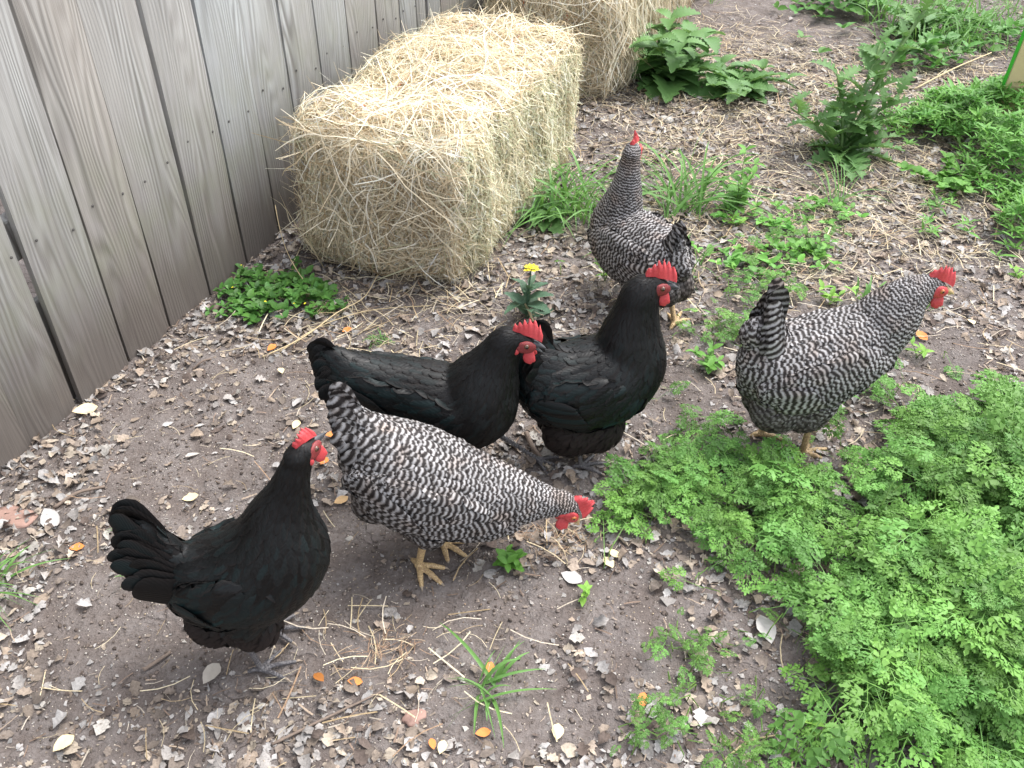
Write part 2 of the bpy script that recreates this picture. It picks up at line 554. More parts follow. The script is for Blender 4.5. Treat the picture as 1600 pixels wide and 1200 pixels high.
def bale(loc, ang, size, counts, label, hang=0.0, seedn=1):
    """local frame: x across (0..w from the fence side to the yard side), y along, z up"""
    w, l, h = size
    root = empty('hay_bale', (loc[0], loc[1], 0), ang - math.pi / 2, label, 'hay bale')
    half = np.array([w / 2, l / 2, h / 2]); rr = 0.088
    ctr = np.array([w / 2, l / 2, h / 2])

    def surf(q, lift):
        d = q - ctr
        inner = half - rr
        c = np.clip(d, -inner, inner)
        n = d - c
        ln = np.linalg.norm(n, axis=-1, keepdims=True)
        n = n / (ln + 1e-9)
        # flakes of the bale: slight waist where the twine bites, swelling between
        yy = c[..., 1:2] / l
        swell = 0.018 * (vnoise(d[..., 0] * 7 + 31, d[..., 1] * 7 + d[..., 2] * 5, seedn)[..., None] - 0.5) * 2
        swell = swell + 0.030 * (vnoise(d[..., 2] * 3.1 + d[..., 0] * 2.2 + 7, d[..., 1] * 9, seedn + 3)[..., None] - 0.5)
        for tw in (-0.17, 0.17):
            swell = swell - 0.008 * np.exp(-((c[..., 0:1] / w - tw) / 0.02) ** 2)
        return c + ctr + n * (rr + swell + lift), n

    # core
    g = []
    nn = 22
    fs, off = [], 0
    for ax in range(3):
        for sg in (0, 1):
            a, b2 = [i for i in range(3) if i != ax]
            uu, vv = np.meshgrid(np.linspace(-1, 1, nn), np.linspace(-1, 1, nn))
            q = np.zeros((nn, nn, 3)); q[..., ax] = (2 * sg - 1); q[..., a] = uu; q[..., b2] = vv
            g.append((q * half * 1.0 + ctr).reshape(-1, 3)); f = grid_faces(nn, nn) + off
            if (sg == 1) == (ax == 1): f = f[:, ::-1]
            fs.append(f); off += nn * nn
    q = np.concatenate(g); F = np.concatenate(fs)
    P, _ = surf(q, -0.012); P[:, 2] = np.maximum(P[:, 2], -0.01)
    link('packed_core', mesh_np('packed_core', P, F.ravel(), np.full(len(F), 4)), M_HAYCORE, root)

    def strands(face, k, lmin, lmax, wid, lift, dirmode, green=0.0, bright=1.0):
        u = rng.uniform(-1, 1, k); v = rng.uniform(-1, 1, k)
        q = np.zeros((k, 3)); ax, sg = face
        a, b2 = [i for i in range(3) if i != ax]
        q[:, ax] = sg; q[:, a] = u; q[:, b2] = v
        q = q * half + ctr
        D = np.zeros((k, 3))
        th = rng.uniform(0, 2 * math.pi, k)
        if dirmode == 'any':
            D[:, a] = np.cos(th); D[:, b2] = np.sin(th)
        elif dirmode == 'across':          # lies mostly across, spilling over the rounded edge
            th = rng.normal(0, 0.75, k) + np.where(rng.random(k) < 0.25, math.pi / 2, 0)
            D[:, 0] = np.cos(th) * rng.choice([-1, 1], k); D[:, b2 if face[0] != 1 else 2] = np.sin(th)
        elif dirmode == 'down':
            th = rng.normal(-math.pi / 2, 0.45, k)
            tang = 1 if ax == 0 else 0
            D[:, tang] = np.cos(th); D[:, 2] = np.sin(th)
        elif dirmode == 'end':             # the end of the bale: bent bundles, drooping out and down
            cell = vnoise(q[:, 0] * 11, q[:, 2] * 11, 17) * 5.0 - 2.5
            th = -math.pi / 2 + cell * 0.55 + rng.normal(0, 0.5, k)
            D[:, 0] = np.cos(th); D[:, 2] = np.sin(th)
        length = rng.uniform(lmin, lmax, k)
        rows = 6
        bend = rng.normal(0, 1.0, k)
        side = np.zeros((k, 3)); side[:, a] = -D[:, b2]; side[:, b2] = D[:, a]
        t = np.linspace(-0.5, 0.5, rows)
        base_lift = np.abs(rng.normal(0, lift, k))
        tip = np.abs(rng.normal(0, lift * 1.6, k)) * (rng.random(k) < 0.45)
        Vs = []
        for j, tj in enumerate(t):
            qq = q + D * (length * tj)[:, None] + side * (bend * length * 0.55 * tj * tj)[:, None]
            lf = base_lift + tip * max(0, tj) * 2 * (abs(tj) * 2) + 0.004 * rng.random(k) - (0.02 if j == 0 else 0)
            p, n = surf(qq, lf[:, None])
            Vs.append((p, n))
        C = np.stack([v_[0] for v_ in Vs], 1)      # k,rows,3
        Nn = np.stack([v_[1] for v_ in Vs], 1)
        T = np.gradient(C, axis=1); T /= np.linalg.norm(T, axis=2, keepdims=True) + 1e-9
        S_ = np.cross(T, Nn); S_ /= np.linalg.norm(S_, axis=2, keepdims=True) + 1e-9
        tw = rng.uniform(-0.9, 0.9, (k, 1, 1))
        S_ = S_ * np.cos(tw) + Nn * np.sin(tw)
        wv = (wid * rng.uniform(0.6, 1.4, k))[:, None, None] * np.array([0.7, 1, 1, 1, 0.9, 0.35])[None, :, None]
        A = C - S_ * wv / 2; B = C + S_ * wv / 2
        P = np.stack([A, B], 2).reshape(k, rows * 2, 3)
        P[..., 2] = np.maximum(P[..., 2], 0.004)
        f = grid_faces(rows, 2)
        loops = (f.ravel()[None] + (np.arange(k) * rows * 2)[:, None]).ravel()
        col = np.repeat(hay_colors(k, green, bright), rows * 2, 0)
        return P.reshape(-1, 3), loops, np.full(k * len(f), 4), col

    parts = []
    ce, ct, cs, cl = counts
    parts.append(strands((1, -1), ce, 0.06, 0.24, 0.0024, 0.010, 'end', bright=1.2))
    parts.append(strands((1, -1), ce // 4, 0.10, 0.28, 0.0028, 0.022, 'any'))
    parts.append(strands((2, 1), ct, 0.04, 0.16, 0.0020, 0.007, 'any', bright=1.2))
    parts.append(strands((2, 1), ct // 3, 0.08, 0.24, 0.0024, 0.020, 'across', bright=1.2))
    if hang: parts.append(strands((0, 1), cs, 0.10, 0.30, 0.0030, 0.016, 'down'))
    else:
        parts.append(strands((0, 1), cs, 0.015, 0.055, 0.0022, 0.008, 'any', green=0.32, bright=1.15))
        parts.append(strands((0, 1), cs // 3, 0.04, 0.12, 0.0022, 0.009, 'down', green=0.2, bright=1.15))
    parts.append(strands((0, -1), cl, 0.08, 0.22, 0.0028, 0.014, 'any'))
    parts.append(strands((1, 1), cl, 0.06, 0.2, 0.0028, 0.010, 'any'))
    V, L, S = join_parts([p[:3] for p in parts]); Cc = np.concatenate([p[3] for p in parts])
    o = link('loose_hay', mesh_np('loose_hay', V, L, S, col=Cc), M_HAY, root)
    o['kind'] = 'stuff'
    # twine round the length of the bale
    for x in (0.33 * w, 0.67 * w):
        ring = []
        for yy in np.linspace(0.0, l, 20): ring.append((x, yy, h + 0.0))
        for zz in np.linspace(h - 0.06, 0.03, 8): ring.append((x, l, zz))
        q = np.array([(x, -0.0, zz) for zz in np.linspace(0.03, h - 0.06, 8)] + ring)
        P, _ = surf(q, 0.018 + 0.005 * rng.random((len(q), 1)))
        V2, L2, S2 = tube(P, np.full(len(P), 0.0021), 5)
        link('twine', mesh_np('twine', V2, L2, S2), M_TWINE, root)
    return root


B1 = at(470, 400); BA = R(66.5)
bale((-0.602, 2.290), BA, (0.497, 0.93, 0.405), (9000, 13000, 17000, 3000), 'pale yellow hay bale nearest the camera, its shaggy end facing the hens', 0, 1)
bale((-0.112, 3.60), BA, (0.52, 0.98, 0.42), (4500, 6000, 6000, 2500), 'shaggy hay bale with long hanging strands behind the nearest bale', 1, 21)
bale((0.30, 4.58), BA, (0.52, 0.95, 0.42), (2500, 3000, 3500, 1500), 'farthest hay bale of the row, cut off by the top edge of the photo', 1, 41)

# ================================================================== LITTER
BARE = [(320, 640, .20, .22), (430, 600, .14, .10), (560, 980, .30, .13), (760, 960, .30, .13), (930, 960, .16, .10), (300, 760, .2, .14),
        (1060, 620, .10, .14), (1180, 265, .14, .10), (1130, 30, .75, .40), (1470, 560, .12, .12), (150, 950, .22, .09),
        (600, 860, .20, .12), (820, 1100, .18, .08), (1000, 1000, .12, .1), (1090, 290, .08, .2), (240, 1020, .2, .08)]
BW = [(*at(px, py)[:2], a, b) for px, py, a, b in BARE]


def bareness(x, y):
    s = np.zeros_like(x)
    for cx, cy, a, b in BW:
        d = ((x - cx) / a) ** 2 + ((y - cy) / b) ** 2
        s = np.maximum(s, np.clip(1.45 - d, 0, 1))
    s = s + 0.75 * (vnoise(x * 9, y * 9, 60) - 0.5) + 0.3 * (vnoise(x * 30, y * 30, 61) - 0.5)
    return np.clip(s, 0, 1)


def fence_side(x, y): return (x - FO[0]) * FN[0] + (y - FO[1]) * FN[1]


def spread(k, dens, xr=(-1.9, 3.5), yr=(0.6, 5.6)):
    """random ground points kept with probability dens(x, y), inside a wide wedge that the yard fills"""
    n = k * 12
    x = rng.uniform(*xr, n); y = rng.uniform(*yr, n)
    ok = (rng.random(n) < dens(x, y)) & (np.abs(x) < 0.62 * y + 0.95)
    x, y = x[ok][:k], y[ok][:k]
    return x, y


M_LITTER = attr_mat('dead_leaves', rough=0.8, transl=0.1, scale=220, var=0.3, spec=0.25, bmp=0.5)
PAL = np.array([[.42, .40, .385], [.35, .325, .305], [.46, .39, .31], [.32, .26, .21], [.23, .19, .16], [.46, .43, .39], [.34, .27, .21], [.13, .10, .085]])
PALP = np.array([.17, .19, .10, .15, .16, .05, .11, .07])


def leaf_proto(n, curl, lobes, seed, width=0.36):
    """dead leaf of unit length along x: middle rib and two edges"""
    r = np.random.default_rng(seed)
    t = np.linspace(0, 1, n)
    w = width * np.sin(np.pi * np.clip(t, 0.0, 1)) ** 0.75 * (0.8 + 0.4 * t)
    w1 = w * (1 + lobes * np.cos(t * 19 + seed)) ; w2 = w * (1 + lobes * np.cos(t * 17 + seed * 2 + 2))
    z0 = 0.16 * np.sin(t * 3.0 + seed) * curl
    V = []
    for i in range(n):
        V += [(t[i] - .5, -w1[i], z0[i] + curl * (0.55 * w1[i] + .12 * r.normal() * w1[i])), (t[i] - .5, r.normal() * .01, z0[i]), (t[i] - .5, w2[i], z0[i] + curl * (0.5 * w2[i] + .25 * r.normal() * w2[i]))]
    F = []
    for i in range(n - 1):
        a = i * 3; F += [(a, a + 1, a + 4, a + 3), (a + 1, a + 2, a + 5, a + 4)]
    return np.array(V), F


def litter(name, protos, k, dens, smin, smax, tilt, lift, pal, palp, label, cat, **kw):
    x, y = spread(k, dens, **kw); k = len(x)
    which = rng.integers(0, len(protos), k)
    parts, cols = [], []
    for j, (V, F) in enumerate(protos):
        s = which == j; m = s.sum()
        sc = np.exp(rng.uniform(math.log(smin), math.log(smax), m))
        M = rots(rng.uniform(0, 2 * math.pi, m), rng.normal(0, tilt, m), rng.normal(0, tilt, m) + (rng.random(m) < .3) * math.pi, sc)
        T = np.stack([x[s], y[s], GZ(x[s], y[s]) + lift + sc * 0.05 + sc * 0.12 * rng.random(m)], -1)
        parts.append(inst(V, F, M, T))
        c = pal[rng.choice(len(pal), m, p=palp / palp.sum())] * rng.uniform(0.6, 1.12, (m, 1))
        cols.append(np.repeat(c, len(V), 0))
    V, L, S = join_parts(parts)
    # nothing sinks below the soil
    V[:, 2] = np.maximum(V[:, 2], GZ(V[:, 0], V[:, 1]) + 0.001)
    o = link(name, mesh_np(name, V, L, S, smooth=True, col=np.clip(np.concatenate(cols), 0, .8)), M_LITTER)
    return tag(o, label, cat, kind='stuff')


def yard(x, y): return (fence_side(x, y) < 0.12).astype(float)


def d_leaf(x, y):
    b = bareness(x, y)
    near = np.clip(0.25 + 1.1 * vnoise(x * 5, y * 5, 70) ** 1.5 + .5 * (vnoise(x * 14, y * 14, 71) - .5), 0.05, 1)
    edge = np.exp(-np.abs(fence_side(x, y) + 0.05) / 0.16)
    far = np.where((y > 3.6), 0.35, 1.0)
    return yard(x, y) * np.clip(1.25 * (1 - b) ** 1.2 * near * far + 0.5 * edge * (1 - b * .5), 0, 1)


def d_flake(x, y): return yard(x, y) * np.clip(1.0 - 0.86 * bareness(x, y), 0.1, 1)


protos = [leaf_proto(6, .9, .25, 1), leaf_proto(8, .9, .28, 2), leaf_proto(6, 1.5, .2, 3, .24), leaf_proto(8, .8, .4, 4, .38), leaf_proto(5, .5, .1, 5, .2), leaf_proto(8, 1.4, .3, 6, .28)]
litter('leaf_litter', protos, 36000, d_leaf, .009, .034, .26, .002, PAL, PALP, 'curled grey and brown dead leaves strewn over the yard', 'dead leaves')
flk = []
for s in range(5):
    r = np.random.default_rng(s); a = np.sort(r.uniform(0, 6.28, 5)); rad = r.uniform(.3, .6, 5)
    flk.append((np.stack([np.cos(a) * rad, np.sin(a) * rad * .7, r.normal(0, .08, 5)], -1), [(0, 1, 2), (0, 2, 3), (0, 3, 4)]))
litter('leaf_fragments', flk, 80000, d_flake, .004, .016, .22, .001, PAL * .9, PALP, 'broken leaf fragments and bark crumbs mixed into the dirt', 'leaf fragments')
# near the camera, finer crumbs of soil
lump = bmesh.new(); bmesh.ops.create_icosphere(lump, subdivisions=1, radius=.5)
lv = np.array([v.co[:] for v in lump.verts]); lf = [tuple(v.index for v in f.verts) for f in lump.faces]; lump.free()
octv = np.array([(.5, 0, 0), (0, .5, 0), (-.5, 0, 0), (0, -.5, 0), (0, 0, .4), (0, 0, -.4)]); octf = [(0, 1, 4), (1, 2, 4), (2, 3, 4), (3, 0, 4), (1, 0, 5), (2, 1, 5), (3, 2, 5), (0, 3, 5)]
soil_pal = np.array([[.17, .135, .115], [.22, .18, .155], [.12, .095, .08], [.27, .22, .19]])
litter('soil_crumbs', [(lv * [1, .8, .6], lf)], 9000, lambda x, y: yard(x, y) * (.35 + .65 * bareness(x, y)), .003, .011, .5, -.001, soil_pal, np.ones(4), 'small crumbs of grey brown soil on the trodden dirt', 'soil crumbs', xr=(-1.4, 1.6), yr=(.6, 3.2))
grit_pal = np.array([[.62, .58, .52], [.70, .66, .60], [.55, .44, .30], [.42, .30, .2]])
litter('grit', [(octv, octf)], 9000, lambda x, y: yard(x, y) * (.5 + .5 * bareness(x, y)), .0018, .0055, .6, 0, grit_pal, np.array([3, 2, 2, 1.]), 'white and tan grains of grit and chicken scratch on the dirt', 'grit', xr=(-1.5, 2.2), yr=(.6, 4.2))


# straw bits
def straw_strip(rows=4, wid=.02, bend=.1):
    t = np.linspace(-.5, .5, rows); V = []
    for tt in t: V += [(tt, -wid / 2 + bend * tt * tt, .02 * (1 - 4 * tt * tt)), (tt, wid / 2 + bend * tt * tt, .02 * (1 - 4 * tt * tt))]
    return np.array(V), [tuple(f) for f in grid_faces(rows, 2)]


BY = [at(px, py)[:2] for px, py in [(880, 470), (740, 480), (600, 500), (500, 480)]]


def d_straw(x, y):
    s = 0.022 + 0 * x
    for px, py, a, st in [(1120, 110, .5, 1.6), (1230, 170, .5, 1.8), (1300, 260, .4, 1.3), (700, 480, .20, .9), (560, 480, .2, .7), (1000, 230, .2, .5), (1480, 110, .3, .8),
                          (880, 850, .05, .5), (600, 1010, .07, .4), (1090, 340, .4, .6), (520, 1100, .3, .12), (1250, 420, .3, .3), (1350, 330, .4, .5)]:
        c = at(px, py); s = s + st * np.exp(-((x - c[0]) ** 2 + (y - c[1]) ** 2) / (a * a))
    return yard(x, y) * np.clip(s * (0.4 + 0.9 * vnoise(x * 7, y * 7, 90)), 0, 1)


spal = np.array([[.62, .52, .34], [.72, .63, .44], [.45, .34, .2], [.34, .23, .15], [.55, .48, .38]])
litter('scattered_straw', [straw_strip(4, .024, .3), straw_strip(4, .018, -.5), straw_strip(4, .03, .05)], 15000, d_straw, .012, .10, .09, .004, spal, np.array([3, 2, 2, 1., 2]), 'thin pale straws scattered over the ground and round the bales', 'straw')
litter('twig_bits', [straw_strip(3, .09, .1), straw_strip(3, .06, -.2)], 14000, d_flake, .006, .034, .1, .003, np.array([[.28, .2, .15], [.18, .13, .1], [.42, .33, .25], [.5, .44, .36]]), np.array([2., 2, 2, 1]), 'short brown twigs and bark slivers lying in the dirt', 'twig bits')

for (px, py, n_, lab) in ((875, 852, 90, 'small heap of short brown straws in front of the pecking hen\'s head'), (605, 1015, 80, 'little heap of brown straws on the dirt below the pecking hen')):
    V, F = straw_strip(4, .035, .2); c_ = at(px, py)
    x = c_[0] + rng.normal(0, .032, n_); y = c_[1] + rng.normal(0, .026, n_)
    sc = rng.uniform(.012, .036, n_)
    M = rots(rng.uniform(0, 6.28, n_), rng.normal(0, .2, n_), rng.normal(0, .2, n_), sc)
    V, L, S = inst(V, F, M, np.stack([x, y, GZ(x, y) + .004 + .012 * rng.random(n_)], -1))
    cc = np.repeat(np.array([[.34, .23, .15], [.44, .33, .22], [.27, .17, .11]])[rng.integers(0, 3, n_)], 8, 0)
    V[:, 2] = np.maximum(V[:, 2], GZ(V[:, 0], V[:, 1]) + 0.001)
    tag(link('straw_heap', mesh_np('straw_heap', V, L, S, col=cc), M_LITTER), lab, 'straw', kind='stuff')

# ================================================================== PLANTS
M_PARS = attr_mat('parsley_leaf', rough=0.5, transl=0.22, scale=60, var=0.12, spec=0.3, bmp=0.2)
M_GREEN = attr_mat('green_leaf', rough=0.5, transl=0.28, scale=70, var=0.14, spec=0.35, bmp=0.3)


def jitter_green(base, k, v=0.2, yell=0.12):
    c = np.array(base)[None] * rng.uniform(1 - v, 1 + v, (k, 1))
    c = c * (1 + rng.uniform(0, yell, (k, 1)) * np.array([[1.6, 0.6, -0.2]]))
    return c


def frond_proto(seed, droop=0.35):
    """twice-cut leaf of unit length along x"""
    r = np.random.default_rng(seed); V, F = [], []

    def zc(x, y): return 0.10 * math.sin(x * 2.6) - droop * (x * x) * 0.55 - 0.25 * abs(y) ** 1.4

    def lobe(o, d, ln, w):
        n = np.array([-d[1], d[0]]); a = len(V)
        pts = [o - n * w * .14, o + n * w * .14, o + d * ln * .45 + n * w * .5, o + d * ln * .62 + n * w * .22, o + d * ln * .8 + n * w * .30, o + d * ln,
               o + d * ln * .8 - n * w * .30, o + d * ln * .62 - n * w * .22, o + d * ln * .45 - n * w * .5]
        for p in pts: V.append((p[0], p[1], zc(p[0], p[1]) + .012 * r.normal()))
        F.append((a, a + 1, a + 2, a + 8)); F.append((a + 2, a + 3, a + 7, a + 8)); F.append((a + 3, a + 4, a + 5)); F.append((a + 3, a + 5, a + 7)); F.append((a + 7, a + 5, a + 6))

    def line(a_, b_, w):
        d = b_ - a_; d = d / np.linalg.norm(d); n = np.array([-d[1], d[0]]) * w; k = len(V)
        for p in (a_ - n, a_ + n, b_ + n * .5, b_ - n * .5): V.append((p[0], p[1], zc(p[0], p[1]) - .004))
        F.append((k, k + 1, k + 2, k + 3))
    line(np.array([-.35, 0.]), np.array([.5, 0.]), .009); line(np.array([.5, 0.]), np.array([.95, 0.]), .006)
    for i, t in enumerate((.22, .44, .62, .77)):
        pl = .46 * (1 - t) ** .7 + .04
        for s in (-1, 1):
            an = s * (R(58) - t * .35) + r.normal() * .06
            d = np.array([math.cos(an), math.sin(an)]); o = np.array([t, 0.])
            line(o, o + d * pl * .8, .005)
            m = 3 if pl > .28 else 2
            for j in range(m):
                u = .30 + .55 * j / m * 1.25; ll = pl * (.46 - .08 * j)
                for q in (-1, 1):
                    a2 = an + q * R(40)
                    lobe(o + d * pl * u, np.array([math.cos(a2), math.sin(a2)]), ll, ll * .46)
            lobe(o + d * pl * .72, d, pl * .40, pl * .20)
    for s in (-1, 1):
        a2 = s * R(35); lobe(np.array([.86, 0]), np.array([math.cos(a2), math.sin(a2)]), .14, .08)
    lobe(np.array([.88, 0.]), np.array([1., 0.]), .17, .10)
    return np.array(V), F


FR = [frond_proto(1, .2), frond_proto(2, .45), frond_proto(3, .05)]


def in_blobs(x, y, blobs):
    s = np.zeros_like(x)
    for cx, cy, a, b, ang in blobs:
        c_, s_ = math.cos(ang), math.sin(ang)
        u = ((x - cx) * c_ + (y - cy) * s_) / a; v = (-(x - cx) * s_ + (y - cy) * c_) / b
        s = np.maximum(s, 1.08 - (u * u + v * v))
    s = s + 0.7 * (vnoise(x * 9, y * 9, 33) - .5) + .4 * (vnoise(x * 23, y * 23, 34) - .5)
    return np.clip(s, 0, 1)


def parsley(name, k, blobs, hmax, size, label, base=(.120, .275, .062), cut=0.35):
    bx = [b[0] - b[2] * 1.3 for b in blobs] + [b[0] + b[2] * 1.3 for b in blobs]
    by = [b[1] - max(b[2], b[3]) * 1.3 for b in blobs] + [b[1] + max(b[2], b[3]) * 1.3 for b in blobs]
    n = k * 14
    x = rng.uniform(min(bx), max(bx), n); y = rng.uniform(min(by), max(by), n)
    d = in_blobs(x, y, blobs)
    ok = rng.random(n) < np.where(d > cut, d, d * .15)
    x, y, d = x[ok][:k], y[ok][:k], d[ok][:k]; k = len(x)
    h = hmax * (.25 + .75 * d) * (.65 + .6 * vnoise(x * 5, y * 5, 44))
    z = h * (1 - rng.random(k) ** 1.3 * .85) + .012
    yaw = rng.uniform(0, 2 * math.pi, k)
    pitch = rng.normal(-.10, .24, k); roll = rng.normal(0, .26, k)
    sc = size * np.exp(rng.normal(0, .26, k))
    M = rots(yaw, pitch, roll, sc); g = GZ(x, y)
    T = np.stack([x, y, g + z], -1)
    which = rng.integers(0, 3, k); parts, cols = [], []
    col = jitter_green(base, k, .30, .16) * (.85 + .3 * vnoise(x * 8, y * 8, 50))[:, None]
    for j in range(3):
        s = which == j
        parts.append(inst(*FR[j], M[s], T[s])); cols.append(np.repeat(col[s], len(FR[j][0]), 0))
    # stalks from the soil to each leaf
    root_ = T + M @ np.array([-.35, 0, 0])
    foot = root_ + np.stack([-np.cos(yaw) * z * .5, -np.sin(yaw) * z * .5, 0 * z], -1) + rng.normal(0, .008, (k, 3)); foot[:, 2] = g - .002
    mid = (root_ + foot) / 2 + np.stack([-np.cos(yaw) * .012, -np.sin(yaw) * .012, 0.01 + 0 * z], -1)
    sv = np.stack([-np.sin(yaw), np.cos(yaw), 0 * yaw], -1) * .0011
    sv2 = np.array([0, 0, .0011])
    ring = []
    for P_ in (foot, mid, root_):
        ring += [P_ - sv, P_ + sv, P_ + sv2 * 1.5]
    SV = np.stack(ring, 1)
    f = []
    for i in (0, 1):
        for j in range(3): f.append((i * 3 + j, i * 3 + (j + 1) % 3, i * 3 + 3 + (j + 1) % 3, i * 3 + 3 + j))
    f = np.array(f); loops = (f.ravel()[None] + (np.arange(k) * 9)[:, None]).ravel()
    parts.append((SV.reshape(-1, 3), loops, np.full(k * 6, 4)))
    cols.append(np.repeat(jitter_green((.15, .27, .07), k), 9, 0))
    V, L, S = join_parts(parts)
    V[:, 2] = np.maximum(V[:, 2], GZ(V[:, 0], V[:, 1]) + .002)
    o = link(name, mesh_np(name, V, L, S, smooth=False, col=np.clip(np.concatenate(cols), 0, .8)), M_PARS)
    return tag(o, label, 'ground cover', kind='stuff')


def B(px, py, a, b, ang=0.0):
    p = at(px, py); return (p[0], p[1], a, b, R(ang))


parsley('ferny_ground_cover', 1350, [B(1460, 960, .23, .20, 0), B(1560, 1060, .26, .26), B(1385, 1050, .11, .12), B(1600, 800, .24, .24), B(1480, 810, .16, .10, 10), B(1330, 1130, .07, .05), B(1690, 950, .3, .3)], .100, .092,
        'dense bright green ferny ground cover filling the lower right corner')
parsley('ferny_ground_cover', 190, [B(1090, 760, .17, .12), B(1170, 850, .10, .08), B(1030, 790, .10, .08), B(1210, 770, .10, .06), B(1270, 830, .09, .06)], .055, .074,
        'looser ferny green patch between the pecking hen and the dense ground cover')
parsley('ferny_ground_cover', 150, [B(1350, 745, .14, .05), B(1570, 680, .2, .07), B(1480, 720, .14, .06), B(1110, 690, .08, .05)], .045, .060,
        'strip of ferny leaves under and to the right of the barred hen on the right')
parsley('ferny_ground_cover', 75, [B(1010, 1150, .10, .04), B(1050, 1080, .05, .05), B(1110, 1030, .06, .05), B(1180, 1120, .07, .06), B(1150, 1190, .1, .04), B(1030, 1020, .04, .03)], .022, .032,
        'sparse low ferny seedlings along the bottom edge left of the dense ground cover', cut=.5)
parsley('ferny_ground_cover', 130, [B(1130, 520, .14, .09), B(1180, 450, .13, .09), B(940, 690, .06, .04), B(1230, 390, .16, .1), B(1290, 350, .1, .1)], .035, .040,
        'scattered small ferny seedlings between the far barred hen and the right barred hen', cut=.5)


# ---- leaf shapes
def leaf_shape(w, tooth=0.0, n=9, fold=0.25, droop=0.5, tip=1.0, lobes=0, seed=0):
    """leaf of unit length from the origin along x"""
    V = []
    for i in range(n):
        t = i / (n - 1)
        hw = w * .5 * math.sin(math.pi * min(1, t ** .8)) ** .8 * (1 - .15 * t) * tip + .004
        if lobes: hw *= .14 + .92 * abs(math.sin(t * math.pi * lobes + .4)) ** .8
        if tooth and i % 2: hw *= 1 + tooth
        z = .18 * t - droop * t * t * .5
        xs = t + (.03 if (tooth and i % 2) else 0)
        V += [(xs, -hw, z + hw * fold), (t, 0, z), (xs, hw, z + hw * fold)]
    return np.array(V), [tuple(f) for f in grid_faces(n, 3)]


def leaf_me(name, shape, mat):
    V, F = shape
    me = bpy.data.meshes.new(name); me.from_pydata([tuple(v) for v in V], [], F); me.update()
    for p in me.polygons: p.use_smooth = True
    me.materials.append(mat)
    return me


G_MID = leaf_mat('mid_green_leaf', (.075, .20, .035), (.16, .36, .06))
G_DARK = leaf_mat('deep_green_leaf', (.075, .17, .055), (.15, .29, .085))
G_BLUE = leaf_mat('blue_green_leaf', (.055, .125, .075), (.12, .20, .125))
G_YEL = leaf_mat('light_green_leaf', (.14, .33, .05), (.26, .46, .08))
G_STEM = plain('green_stem', (.13, .22, .07), 0.6, 0.25)
M_DRYSTEM = plain('dry_stem', (.55, .44, .26), 0.7, 0.25, 120)
M_TWIG = plain('grey_twig', (.19, .145, .115), 0.85, 0.4, 120, 0.6)
G_GRASS = leaf_mat('grass_blade_green', (.085, .21, .05), (.17, .34, .09), 0.5, 0.3, 12)
M_PETAL = plain('yellow_petal', (.82, .68, .03), 0.6, 0.15)

L_OVAL = leaf_me('leaf', leaf_shape(.48, .0, 8), G_YEL)
L_OVALM = leaf_me('leaf', leaf_shape(.52, .08, 9), G_MID)
L_THISTLE = leaf_me('leaf', leaf_shape(.42, .5, 33, .45, .8, lobes=6), G_DARK)
L_DOCK = leaf_me('leaf', leaf_shape(.50, .50, 17, .35, .9), G_DARK)
L_BLUE = leaf_me('leaf', leaf_shape(.44, .14, 11, .3, .7), G_BLUE)
L_NARROW = leaf_me('leaf', leaf_shape(.20, .0, 6, .2, .5), G_MID)
L_IVY = leaf_me('leaf', leaf_shape(.95, .18, 9, .15, .4), G_MID)


def put_leaf(me, parent, loc, yaw, pitch, size, roll=0.0):
    o = bpy.data.objects.new('leaf', me); COL.objects.link(o); o.parent = parent
    o.matrix_local = Matrix.Translation(loc) @ Matrix.Rotation(yaw, 4, 'Z') @ Matrix.Rotation(-pitch, 4, 'Y') @ Matrix.Rotation(roll, 4, 'X') @ Matrix.Scale(size, 4)
    return o


rp = random.Random(21)


def ground_pt(px, py):
    p = at(px, py); return (p[0], p[1], float(GZ(p[0], p[1])))


def weed(name, px, py, label, cat, leafme, stems=3, height=.08, leaves=4, size=.03, spread_=.6, group=None, whorl=2, stemr=.0014, rosette=0, rsize=None, dead=None):
    root = empty(name, ground_pt(px, py), rp.uniform(0, 6), label, cat, group)
    for s in range(stems):
        yaw = 2 * math.pi * s / max(1, stems) + rp.uniform(-.4, .4); out = height * spread_ * rp.uniform(.5, 1.1) * (1 if stems > 1 else .25); h = height * rp.uniform(.7, 1.1)
        tipp = np.array([math.cos(yaw) * out, math.sin(yaw) * out, h])
        pts = [np.zeros(3), tipp * [.35, .35, .55], tipp]
        tube_obj('stem', pts, stemr, stemr * .5, G_STEM, root, 8, 5)
        Pp = spline(pts, 20)
        for i in range(leaves):
            u = (i + 1) / leaves; q = Pp[int(u * 19)]
            k = whorl if i < leaves - 1 else whorl + 1
            ph = rp.uniform(0, 6)
            for j in range(k):
                put_leaf(leafme, root, q, ph + 2 * math.pi * j / k + rp.uniform(-.25, .25), rp.uniform(.0, .7), size * rp.uniform(.7, 1.15) * (1.15 - .35 * u), rp.uniform(-.3, .3))
    for j in range(rosette):
        put_leaf(leafme, root, (0, 0, .006), 2 * math.pi * j / rosette * 1.0 + rp.uniform(-.3, .3), rp.uniform(.15, .8), (rsize or size) * rp.uniform(.7, 1.15), rp.uniform(-.3, .3))
    return root


